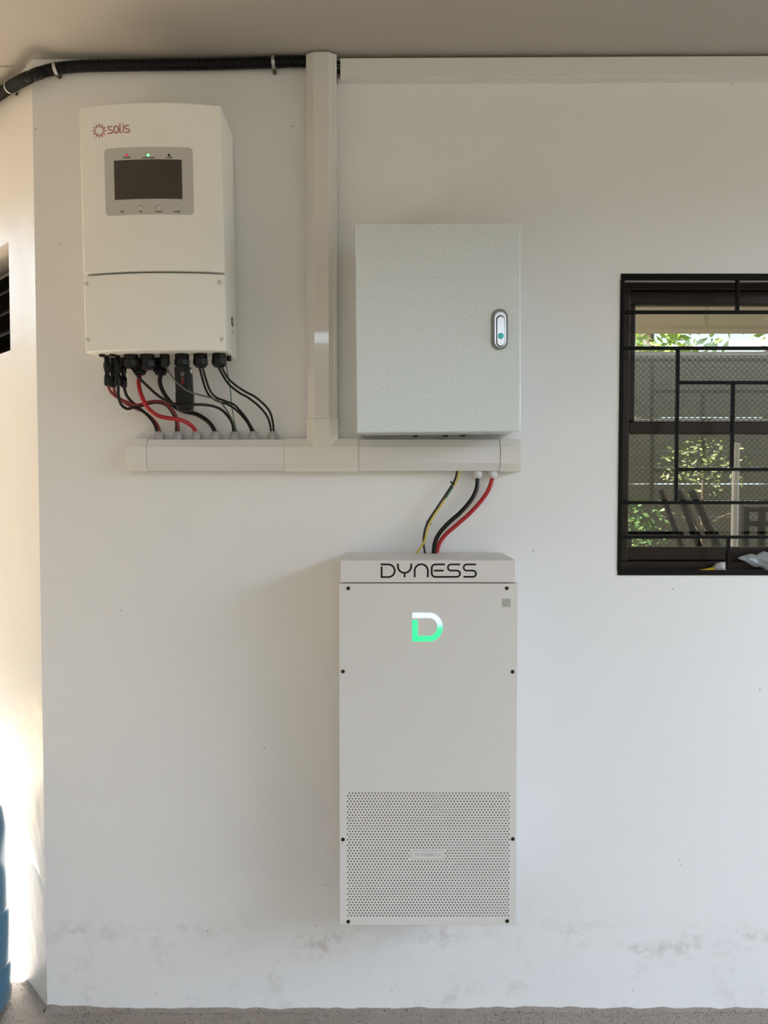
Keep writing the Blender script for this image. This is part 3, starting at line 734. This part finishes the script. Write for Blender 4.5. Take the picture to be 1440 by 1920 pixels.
cable('solar_cable', [(198, 325), (203, 395), (222, 460), (265, 492), (320, 482), (365, 497), (420, 545), (465, 605), (487, 655)], -.098, YG, r3, M_CBLK, 'black solar cable with a low loop going to the leftmost grey gland', -.016, DC[2], ge(0, -.0045))
cable('solar_cable', [(235, 335), (260, 390), (300, 440), (352, 472), (415, 455), (490, 447), (553, 468), (600, 530), (625, 590), (633, 655)], -.066, YG, r3, M_CBLK, 'black solar cable beside the red one into the second grey gland', .010, DC[3], ge(1, -.0042))
cable('battery_cable', [(348, 215), (350, 300), (362, 370), (390, 440), (430, 500), (485, 540), (560, 560), (640, 570), (700, 592), (745, 625), (770, 660)], YG2, YG, .0054, M_CRED, 'thick bright red cable curving from the inverter to the third grey gland', -.050, G['r1'], ge(2))
cable('battery_cable', [(497, 225), (505, 300), (530, 370), (570, 430), (620, 480), (680, 510), (760, 528), (830, 565), (880, 612), (910, 660)], YG2, YG, .0056, M_CBLK, 'thick black cable passing behind the logger to the fourth grey gland', .012, G['r2'], ge(3))
cable('signal_cable', [(300, 190), (350, 262), (420, 332), (500, 402), (580, 447), (680, 465), (780, 461), (880, 470), (950, 497), (1003, 548), (1035, 605), (1050, 660)], YG1, YG, .0036, M_CBLK, 'medium black cable crossing in front of the logger to the fifth grey gland', -.084, G['a'], ge(4, -.003))
cable('signal_cable', [(548, 170), (590, 250), (640, 310), (720, 367), (800, 392), (860, 407), (930, 432), (970, 470), (1010, 532), (1042, 595), (1056, 660)], YG1, YG, .0022, M_CGRY, 'thin grey cable slanting across the logger stick', -.068, G['c'], ge(4, .0045, -.003))
cable('power_cable', [(800, 185), (815, 270), (840, 350), (872, 402), (930, 437), (1000, 460), (1060, 500), (1110, 550), (1150, 605), (1175, 660)], YG1, YG, .0029, M_CBLK, 'left black cable of the pair to the sixth grey gland', 0, G['e']+Vector((-.004, 0, 0)), ge(5, -.0034))
cable('power_cable', [(820, 185), (842, 280), (872, 360), (915, 408), (975, 433), (1045, 462), (1095, 512), (1142, 572), (1186, 660)], YG1, YG, .0029, M_CBLK, 'right black cable of the pair to the sixth grey gland', -.012, G['e']+Vector((.004, 0, 0)), ge(5, .0034))
cable('power_cable', [(935, 185), (965, 250), (1010, 315), (1080, 372), (1150, 412), (1222, 468), (1280, 535), (1306, 595), (1315, 660)], YG1, YG, .0029, M_CBLK, 'lower black cable of the pair to the rightmost grey gland', 0, G['f']+Vector((-.004, 0, 0)), ge(6, -.0034))
cable('power_cable', [(960, 185), (1000, 265), (1060, 322), (1130, 368), (1200, 405), (1270, 465), (1311, 522), (1329, 592), (1332, 660)], YG1, YG, .0029, M_CBLK, 'upper black cable of the pair to the rightmost grey gland', -.010, G['f']+Vector((.004, 0, 0)), ge(6, .0034))
cable('earth_wire', [(988, 160), (1005, 270), (1020, 360), (1026, 440), (1037, 520), (1050, 590), (1057, 660)], -.066, YG, .0013, M_CGRN, 'thin green wire dropping straight from the inverter corner', 0, None, ge(4, .0058, .003))

# ------------------------------------------------------------------ distribution box
YD = -.200
c = P(822, 615, YD); DROLL = math.radians(.45)
db = thing('distribution_box', (c.x, 0, c.z), 'hammered silver-grey metal distribution box with oval lock', 'electrical box', roll=DROLL)
DM = PM[db.name]
dw = (P(977, 615, YD).x-P(668.5, 615, YD).x)/2; dh = (P(822, 419, YD).z-P(822, 811, YD).z)/2
box('enclosure', -dw+.003, dw-.003, -.1835, -.0008, -dh+.003, dh-.003, M_BOX, db, False, bevel=.0015)
door = box('door', -dw, dw, YD, -.1842, -dh, dh, M_BOX, db, False, bevel=.0022, seg=3)
for x in (-.05, .03, .075): box('knockout_clip', x-.006, x+.006, -.040, -.020, -dh-.0005, -dh+.0031, M_DKSCR, db, False)
def DL(px, py): return DM @ P(px, py, YD)
def oval(name, px0, px1, py0, py1, yf, yb, m, par):
    a = DL(px0, (py0+py1)/2); b = DL(px1, (py0+py1)/2); t_ = DL((px0+px1)/2, py0); bt = DL((px0+px1)/2, py1)
    r = (b.x-a.x)/2*.995
    return rplate(name, a.x, b.x, bt.z, t_.z, r, lambda x: yf, lambda x: yb, m, par, False, n=2, nr=12, bevel=.0010)
lk = oval('lock_gasket', 920.5, 952, 579.5, 656.5, YD-.0035, YD+.001, M_GASK, db)
# chrome rim as a ring
ra = oval('lock_rim', 926.5, 948, 586, 652, YD-.0075, YD-.0036, M_CHROME, lk)
oval('lever_slot', 929.5, 945.6, 592.5, 651.3, YD-.0079, YD-.0074, M_DKSCR, lk)
lv = oval('lever', 931, 944.3, 595.5, 650, YD-.0125, YD-.0078, M_CHROME, lk)
p = DL(937.6, 632); lathe('lock_cylinder', [(.0072, 0), (.0072, .0012), (.0060, .0020), (.0012, .0021)], (p.x, YD-.0126, p.z), (0, -1, 0), M_TURQ, lk, 20, world=False)

# ------------------------------------------------------------------ wall battery
YB = -.222
bt = thing('wall_battery', (P(803, 1735, YB).x, 0, P(803, 1735, YB).z), 'tall pale beige wall-mounted home battery with glowing D emblem', 'battery')
bx0, bx1 = P(636, 1400, YB).x, P(970, 1400, YB).x; bz0, bz1 = P(803, 1735, YB).z, P(803, 1094, YB).z
box('housing', bx0+.002, bx1-.002, YB+.0115, -.012, bz0+.002, bz1-.0005, M_BAT, bt, bevel=.002)
box('wall_bracket', bx0+.03, bx1-.03, -.0115, -.0008, bz0+.10, bz1-.03, M_BAT, bt)
cz1 = P(803, 1050.5, YB).z; cx0, cx1 = P(638, 1070, YB).x, P(967.5, 1070, YB).x
box('top_cover', cx0, cx1, YB, -.0125, bz1+.0022, cz1, M_BAT, bt, bevel=.0022, seg=3)
for zpy in (1291, 1676): z = P(636, zpy, YB+.02).z; box('side_clip', bx0-.0022, bx0+.0025, YB+.012, YB+.030, z-.016, z+.016, M_BAT, bt, bevel=.001)
# perforated front panel
V, Fc = [], []; HV, HF = [], []
def quad(x0, x1, z0, z1, y=YB):
    o = len(V); V.extend([(x0, y, z0), (x1, y, z0), (x1, y, z1), (x0, y, z1)]); Fc.append((o, o+1, o+2, o+3))
px0, px1 = P(649, 1600, YB).x, P(957, 1600, YB).x; pz1, pz0 = P(803, 1484.5, YB).z, P(803, 1719.5, YB).z
NC, NR = 51, 46; pw = (px1-px0)/(NC+.0); ph = (pz1-pz0)/NR; hr = .00178; hd = .0030
bgx0, bgx1, bgz0, bgz1 = P(769, 1603, YB).x, P(836, 1603, YB).x, P(803, 1612.5, YB).z, P(803, 1593.5, YB).z
def cell(x0, x1, z0, z1):
    cx, cz = (x0+x1)/2, (z0+z1)/2; o = len(V)
    out = [(x1, cz), (x1, z1), (cx, z1), (x0, z1), (x0, cz), (x0, z0), (cx, z0), (x1, z0)]
    V.extend((x, YB, z) for x, z in out)
    inn = [(cx+hr*math.cos(k*PI/4), cz+hr*math.sin(k*PI/4)) for k in range(8)]
    V.extend((x, YB, z) for x, z in inn)
    for k in range(8): a, b = k, (k+1) % 8; Fc.append((o+a, o+b, o+8+b, o+8+a))
    h = len(HV); HV.extend((x, YB, z) for x, z in inn); HV.extend((x, YB+hd, z) for x, z in inn)
    for k in range(8): a, b = k, (k+1) % 8; HF.append((h+a, h+b, h+8+b, h+8+a))
    HF.append(tuple(h+8+k for k in range(8)))
for r in range(NR):
    z1 = pz1-r*ph; z0 = z1-ph; off = 0 if r % 2 else pw/2
    if off: quad(px0, px0+off, z0, z1); quad(px1-off, px1, z0, z1)
    for k in range(NC - (1 if off else 0)):
        a = px0+off+k*pw; b = a+pw; cx, cz = (a+b)/2, (z0+z1)/2
        if bgx0 < cx < bgx1 and bgz0 < cz < bgz1: quad(a, b, z0, z1)
        else: cell(a, b, z0, z1)
ch = .0012
quad(bx0+ch, bx1-ch, pz1, bz1-ch); quad(bx0+ch, bx1-ch, bz0+ch, pz0); quad(bx0+ch, px0, pz0, pz1); quad(px1, bx1-ch, pz0, pz1)
o = len(V); yb2 = YB+.011
V.extend([(bx0+ch, YB, bz0+ch), (bx1-ch, YB, bz0+ch), (bx1-ch, YB, bz1-ch), (bx0+ch, YB, bz1-ch), (bx0, YB+ch, bz0), (bx1, YB+ch, bz0), (bx1, YB+ch, bz1), (bx0, YB+ch, bz1),
          (bx0, yb2, bz0), (bx1, yb2, bz0), (bx1, yb2, bz1), (bx0, yb2, bz1)])
for k in range(4):
    a, b = k, (k+1) % 4; Fc += [(o+a, o+b, o+4+b, o+4+a), (o+4+a, o+4+b, o+8+b, o+8+a)]
Fc.append((o+8, o+9, o+10, o+11))
fp = bpy.data.meshes.new('front_panel'); fp.from_pydata([PM[bt.name] @ Vector(v) for v in V], [], Fc); fp.materials.append(M_BAT)
fpo = link(bpy.data.objects.new('front_panel', fp), bt)
hm = bpy.data.meshes.new('vent_holes'); hm.from_pydata([PM[bt.name] @ Vector(v) for v in HV], [], HF); hm.materials.append(M_HOLE)
ho = link(bpy.data.objects.new('vent_holes', hm), bt); ho['kind'] = 'stuff'; ho['label'] = 'fine grid of round vent holes'
# screws share one mesh
scv, scf = lathe_geo([(.0047, 0), (.0045, .0010), (.0030, .0011), (.0026, .0004), (.0003, .0004)], (0, 0, 0), (0, -1, 0), 14)
scm = None
for px, py in ((653, 1103), (950, 1103), (643, 1259), (961, 1259.5), (643, 1574), (961.5, 1573), (653, 1728), (951, 1727)):
    loc = PM[bt.name] @ P(px, py, YB)
    if scm is None: scm = mk('screw', scv, scf, M_DKSCR, bt, world=False, smooth=True); scm.location = loc
    else: copy_part(scm, bt, loc)
bf = flatmap(YB)
# DYNESS lettering
k_ = .26389
def dm(x, y, out): return P(620+x*k_, 1020+y*k_, YB-out)
arc = lambda cx, cy, rx, ry, a0, a1, n=12: [(cx+rx*math.cos(math.radians(a0+(a1-a0)*i/n)), cy+ry*math.sin(math.radians(a0+(a1-a0)*i/n))) for i in range(n+1)]
L_D = [(355, 145)] + arc(410, 190, 45, 45, -90, 90) + [(362, 235), (362, 160)]
L_Y = [(478, 139)] + [(478, 160)] + arc(525, 160, 47, 45, 180, 0, 16) + [(573, 139)]
L_N = [(597, 237)] + arc(644, 190, 47, 46, 180, 360, 16) + [(690, 237)]
L_ES = [(812, 145)] + arc(745, 172, 27, 27, -90, -180) + arc(745, 207, 27, 27, 180, 90) + arc(897, 211, 22, 22, 90, 0) + arc(897, 211, 22, 22, 0, -90) + arc(855, 167, 22, 22, 90, 270) + [(920, 145)]
L_S2 = [(1033, 145)] + arc(967, 167, 22, 22, -90, -270) + arc(1010, 211, 23, 22, -90, 90) + [(943, 233)]
strokes('brand_lettering', [L_D, L_Y, [(525, 204), (525, 237)], L_N, L_ES, [(733, 189), (803, 189)], L_S2], 12.5, M_LETTER, bt, dm, thick=.0005, label='black lettering reading DYNESS')
# glowing emblem
Zt, Zb_ = P(800, 1163, YB).z, P(800, 1182, YB).z
t = NT(M_EMW); g = t.n('ShaderNodeNewGeometry'); sp_ = t.n('ShaderNodeSeparateXYZ'); t.l(g.outputs['Position'], sp_.inputs[0])
t.l(t.mix(t.sstep(sp_.outputs['Z'], Zb_, Zt), (.035, .90, .27), (.66, .66, 1.0)), t.b.inputs['Emission Color'])
strokes('emblem_light', [[(580, 507)] + arc(700, 590, 77, 83, -90, 40, 20)], 38, M_EMW, bt, dm, thick=.0007, label='glowing white and green top stroke of the D')
strokes('emblem_light', [arc(700, 590, 77, 83, 40, 90, 10) + [(599, 673)], [(599, 692), (599, 540)]], 38, M_EMG, bt, dm, thick=.0007, label='glowing green lower stroke of the D')
# sticker (its code left out), product badge
p = P(949.5, 1130, YB); box('sticker', p.x-.0100, p.x+.0100, YB-.0007, YB+.0002, p.z-.0100, p.z+.0100, M_STICK, bt)
bo = roundpoly([(803, 1595), (834, 1595), (834, 1611), (771, 1611), (771, 1595), (803, 1595)], 8)[:-1]
strokes('badge_outline', [bo], 1.1, M_BADGE, bt, bf, thick=.0003, closed=True)
text_mesh('badge_lettering', 'POWERBRICK', .0104, M_BADGE, bt, P(802.5, 1603, YB))

# ------------------------------------------------------------------ cables from trunking to battery
zk = dict(ox=520, oy=770, sc=.33333)
gA = P(895.5, 890, YG); gA.z = tz0-.014; gB = P(924, 890, YG); gB.z = tz0-.014
cable('battery_cable', [(1130, 380), (1120, 440), (1088, 505), (1030, 572), (960, 634), (910, 692), (886, 745), (879, 802)], YG, -.045, .0058, M_CBLK, 'thick black cable from white gland down to the battery', -.012, gA, None, 'cables into the battery', **zk)
cable('battery_cable', [(1209, 380), (1190, 440), (1148, 505), (1085, 575), (1010, 642), (950, 694), (912, 745), (895, 802)], YG, -.030, .0056, M_CRED, 'thick red cable from white gland down to the battery', 0.006, gB, None, 'cables into the battery', **zk)
cable('earth_wire', [(1012, 332), (998, 390), (948, 470), (898, 545), (850, 620), (828, 680), (823, 740), (830, 803)], YG, -.040, .0026, M_CBLK, 'thin black wire tied beside the green-yellow earth wire', -.004, None, None, 'cables into the battery', **zk)
cable('earth_wire', [(1024, 332), (1012, 390), (961, 470), (908, 552), (861, 622), (841, 680), (822, 745), (782, 803)], YG-.006, -.052, .0024, M_EARTH, 'thin green-yellow earth wire running into the battery', -.010, None, None, 'cables into the battery', **zk)
for (x, y, lb) in ((985, 407, 'upper black cable tie around the thin earth wires'), (852, 630, 'lower black cable tie around the thin earth wires')):
    q = P(520+x*.3333, 770+y*.3333, -.032); d = (P(520+(x-30)*.3333, 770+(y+48)*.3333, -.032)-q).normalized(); s = d.cross(Vector((0, 1, 0))).normalized()
    V, Fc = [], []; n = 20
    for k in range(n):
        an = 2*PI*k/n; dv = s*math.cos(an)*.0068 + Vector((0, 1, 0))*math.sin(an)*.0095; o2 = dv.normalized()*.0009
        V += [q+dv-d*.0016, q+dv+o2-d*.0016, q+dv+d*.0016, q+dv+o2+d*.0016]
    for k in range(n):
        a, b = 4*k, 4*((k+1) % n); Fc += [(a, b, b+1, a+1), (a+2, a+3, b+3, b+2), (a+1, b+1, b+3, a+3), (a, a+2, b+2, b)]
    ct = thing('cable_tie', q, lb, 'cable tie', 'cable ties'); mk('strap', V, Fc, M_BLACK, ct)
    hv, hf = boxv(-.0022, .0022, -.0118, -.0092, -.0024, .0024); mk('tie_head', [q+Vector(v) for v in hv], hf, M_BLACK, ct)

# ------------------------------------------------------------------ blue water bottle by the corner
jx, jy = -1.172, -.012
jg = thing('water_bottle', (jx, jy, 0), 'blue ribbed water bottle standing at the left corner', 'bottle')
prof = [(.100, .001), (.130, .006), (.141, .022), (.141, .110), (.1375, .117), (.1375, .125), (.140, .132), (.139, .262), (.1355, .269), (.1355, .277), (.138, .284), (.136, .500), (.124, .55), (.090, .585), (.045, .61), (.030, .625), (.030, .657)]
lathe('bottle_body', prof, (jx, jy, 0), (0, 0, 1), M_BLUE, jg, 48)
lathe('cap', [(.034, .647), (.034, .677), (.030, .683)], (jx, jy, 0), (0, 0, 1), M_CAPW, jg, 24)

# ------------------------------------------------------------------ the covered yard seen through the window panes
def thru(px, py, dist): return P(px, py, dist)
def board_fence(label, x0, x1, y, sg, FZ, m):
    fc = thing('yard_fence', ((x0+x1)/2, y, -.06), label, 'fence'); zz = .02; k = 0
    while zz < FZ-.03:
        h = .155; gap = .002 if k % 4 else .010
        box('board', x0, x1, y-.015, y+.015, zz, min(zz+h, FZ), m, fc); zz += h+gap; k += 1
    n = max(2, int((x1-x0)/1.2))
    for i in range(n+1):
        x = x0 + (x1-x0-.07)*i/n; box('post', x, x+.07, min(y+sg*.018, y+sg*.085), max(y+sg*.018, y+sg*.085), -.06, FZ+.02, M_BARK, fc)
    return fc
FZ = thru(1300, 660, 5.2).z
fb = board_fence('weathered board fence with wire mesh seen through the window', 1.0, 6.4, 5.2, 1, FZ, M_FENCE2)
V, Fc = [], []; sp = .055; x0, x1, z0, z1 = 1.4, 5.0, .5, FZ-.03; wr = .0034
n = int((x1-x0+z1-z0)/sp)
for s_ in (1, -1):
    for i in range(n):
        c0 = x0-(z1-z0)+i*sp+sp/2
        a = max(x0, c0); b = min(x1, c0+(z1-z0))
        if b-a < .05: continue
        za, zb2 = (z0+a-c0, z0+b-c0) if s_ > 0 else (z1-(a-c0), z1-(b-c0))
        dx = Vector((b-a, 0, zb2-za)).normalized(); nn = Vector((-dx.z, 0, dx.x))*wr; y = 5.172+.004*s_
        g1 = [Vector((a, y, za)), Vector((b, y, zb2))]; o = len(V)
        for q in g1: V += [q+nn, q-nn, q-nn+Vector((0, .004, 0)), q+nn+Vector((0, .004, 0))]
        for kk in range(4): Fc.append((o+kk, o+(kk+1) % 4, o+4+(kk+1) % 4, o+4+kk))
m_ = mk('wire_mesh', V, Fc, M_MESH, fb); m_['kind'] = 'stuff'
p = thru(1380, 840, 3.3)
wp = thing('white_pipe', (p.x, p.y, 0), 'white vertical pipe standing beyond the window', 'pipe')
lathe('pipe', [(.024, .001), (.024, p.z)], (p.x, p.y, 0), (0, 0, 1), M_WPOST, wp, 16); lathe('pipe_cap', [(.028, p.z+.0005), (.028, p.z+.03), (.02, p.z+.035)], (p.x, p.y, 0), (0, 0, 1), M_WPOST, wp, 16)
rk = thing('lumber_rack', (thru(1290, 980, 3.0).x, 3.0, 0), 'dark rack of leaning planks behind the lower window pane', 'rack')
def rbar(nm, a, b, r, m=M_GRILL): tube(nm, [a, (a+b)/2, b], r, m, rk, 2, 8)
for (xa, ya, xb, yb2, r, m) in ((1248, 945, 1270, 1004, .018, M_GRILL), (1264, 945, 1289, 1004, .018, M_FENCE2), (1281, 945, 1303, 1004, .020, M_GRILL), (1292, 945, 1318, 1004, .016, M_FENCE2), (1308, 945, 1336, 1004, .024, M_GRILL)):
    A = thru(xa, ya, 3.0); B = thru(xb, yb2, 3.0); D = (B-A).normalized(); B2 = A + D*((A.z-.03)/(-D.z)); rbar('plank', A-D*.10, B2, r, m)
rbar('rail', thru(1175, 1001, 3.06), thru(1345, 1001, 3.06), .020)
for px in (1180, 1340): q = thru(px, 1001, 3.06); rbar('leg', q, Vector((q.x, q.y, .02)), .018)
bk = thing('bench_frame', (thru(1425, 980, 3.5).x, 3.5, 0), 'black steel bench frame right of the white pipe', 'frame')
for (xa, ya, xb, yb2) in ((1395, 955, 1480, 955), (1395, 982, 1480, 982)):
    tube('rail', [thru(xa, ya, 3.5), thru((xa+xb)/2, ya, 3.5), thru(xb, yb2, 3.5)], .022, M_GRILL, bk, 2, 6)
for px in (1398, 1429, 1478): q = thru(px, 950, 3.5); tube('leg', [q, Vector((q.x, q.y, q.z/2)), Vector((q.x, q.y, .02))], .028, M_GRILL, bk, 2, 6)

# ------------------------------------------------------------------ unseen front yard, added and shaped to light the wall
ff = board_fence('tall dark board fence facing the porch, unseen and extended to block sky', -4.95, 4.6, -5.2, -1, 2.78, M_FENCE)  # out of view; runs far left to block the front-left sky
lf = thing('unseen_low_wall', (7, -5.2, -.06), 'unseen low garden wall added beyond the board fence to let light in', 'wall')  # out of view; kept low so light enters from the front right
box('wall_body', 4.70, 11, -5.3, -5.15, -.06, .9, M_CREAM, lf); box('coping', 4.67, 11.05, -5.33, -5.12, .901, .96, M_CEIL, lf)
def foliage(name, c, rx, rz, nleaf, ls, m, label, trunk=True, cat='tree', seed=1, tr=1.0):
    rnd = random.Random(seed); t_ = thing(name, (c[0], c[1], -.06), label, cat)
    V, Fc = [], []
    for _ in range(nleaf):
        while True:
            a = Vector((rnd.uniform(-1, 1), rnd.uniform(-1, 1), rnd.uniform(-1, 1)))
            if a.length < 1 and a.length > .35: break
        q = Vector((c[0]+a.x*rx, c[1]+a.y*rx, c[2]+a.z*rz)); d = Vector((rnd.gauss(0, 1), rnd.gauss(0, 1), rnd.gauss(0, .6))).normalized(); s = d.orthogonal().normalized(); s.rotate(Matrix.Rotation(rnd.uniform(0, 6.28), 3, d))
        l = ls*rnd.uniform(.6, 1.3); o = len(V); V += [q-d*l, q+s*l*.4, q+d*l, q-s*l*.4]; Fc += [(o, o+1, o+2), (o, o+2, o+3)]
    lo = mk('leaves', V, Fc, m, t_); lo['kind'] = 'stuff'
    if trunk:
        lathe('trunk', [(.10*tr, 0), (.07*tr, c[2]*.6), (.04*tr, c[2]+rz*.3)], (c[0], c[1], -.06), (0, 0, 1), M_BARK, t_, 10)
        for k in range(5):
            an = 1.3*k; b0 = Vector((c[0], c[1], c[2]*.62)); tube('branch', [b0, b0+Vector((math.cos(an)*rx*.35, math.sin(an)*rx*.35, rz*.5)), b0+Vector((math.cos(an)*rx*.8, math.sin(an)*rx*.8, rz*.75))], .022*tr, M_BARK, t_, 3, 6)
foliage('garden_tree', (3.4, 7.6, 3.5), 1.0, .9, 700, .09, M_LEAF, 'light green tree beyond the mesh fence through the window', seed=3)
foliage('garden_tree', (5.5, 8.2, 3.8), .7, .7, 160, .08, M_LEAF, 'sparse tree at the right of the sky strip in the window', seed=4)
foliage('garden_tree', (-5.6, -9.5, 3.4), 2.2, 2.2, 2200, .13, M_LEAF2, 'unseen dense dark green tree added at the far left to block sky', seed=5)  # out of view, added to block sky at the front left
foliage('garden_tree', (2.6, -7.4, 3.2), 1.2, 1.1, 600, .10, M_LEAF, 'light green tree behind the front board fence', seed=8)
foliage('garden_shrub', (2.86, 4.70, 1.60), .38, .28, 460, .030, M_LEAF2B, 'olive leafy shrub against the mesh fence', True, 'shrub', 6, .25)
foliage('garden_shrub', (2.30, 4.70, .95), .28, .40, 400, .035, M_LEAF2, 'dark low shrub behind the lower left window pane', False, 'shrub', 7)
bw_ = thing('sky_block_wall', (-5.1, 1, -.06), 'unseen tall wall added along the left of the yard to block low sky', 'wall')  # out of view, added to block low sky from the left
box('wall_body', -5.2, -5.0, -5.2, 9, -.06, 2.6, M_CREAM, bw_); box('coping', -5.24, -4.96, -5.24, 9.04, 2.601, 2.66, M_CEIL, bw_)
# added unseen house; its steep pale roof bounces sunlight onto the wall
wa = math.radians(44); hc = Vector((.1+7.6*math.sin(wa), -7.6*math.cos(wa), 0))
wh = thing('bounce_house', (hc.x, hc.y, -.06), 'added unseen house with a pale roof bouncing sunlight onto the wall', 'building')
hd_ = Vector((math.cos(wa), math.sin(wa), 0)); hn = Vector((-hd_.y, hd_.x, 0))
def rp(sv, bv, z): q = hc + hd_*sv - hn*bv; return Vector((q.x, q.y, z))
def slab(nm, A, th, m): return prism(nm, (A, [p+Vector((0, 0, th)) for p in A]), m, wh)
slab('house_wall', [rp(-1.4, .6, -.06), rp(3.6, .6, -.06), rp(3.6, 4, -.06), rp(-1.4, 4, -.06)], 3.7, M_FENCE)
slab('bounce_slope', [rp(-1.6, .3, 3.2), rp(3.8, .3, 3.2), rp(3.8, 2.7, 8.4), rp(-1.6, 2.7, 8.4)], .05, M_BLUEW)
slab('bounce_slope', [rp(-1.6, 5.14, 3.2), rp(3.8, 5.14, 3.2), rp(3.8, 2.72, 8.4), rp(-1.6, 2.72, 8.4)], .05, M_BLUEW)
nq = thru(1204, 620, 11.0)
nh = thing('neighbour_house', (nq.x, 11.5, -.06), 'cream neighbouring house beyond the mesh fence', 'building')
box('house_wall', nq.x-2.0, nq.x+.16, 11, 13, -.06, 4.6, M_CREAM2, nh); box('roof', nq.x-2.2, nq.x+.36, 10.8, 13.2, 4.601, 4.8, M_FENCE, nh)
struct(box('ground_bed', .5, 14, 3.8, 12, -.10, -.05, M_LAWN2), 'planted bed behind the house', 'lawn')
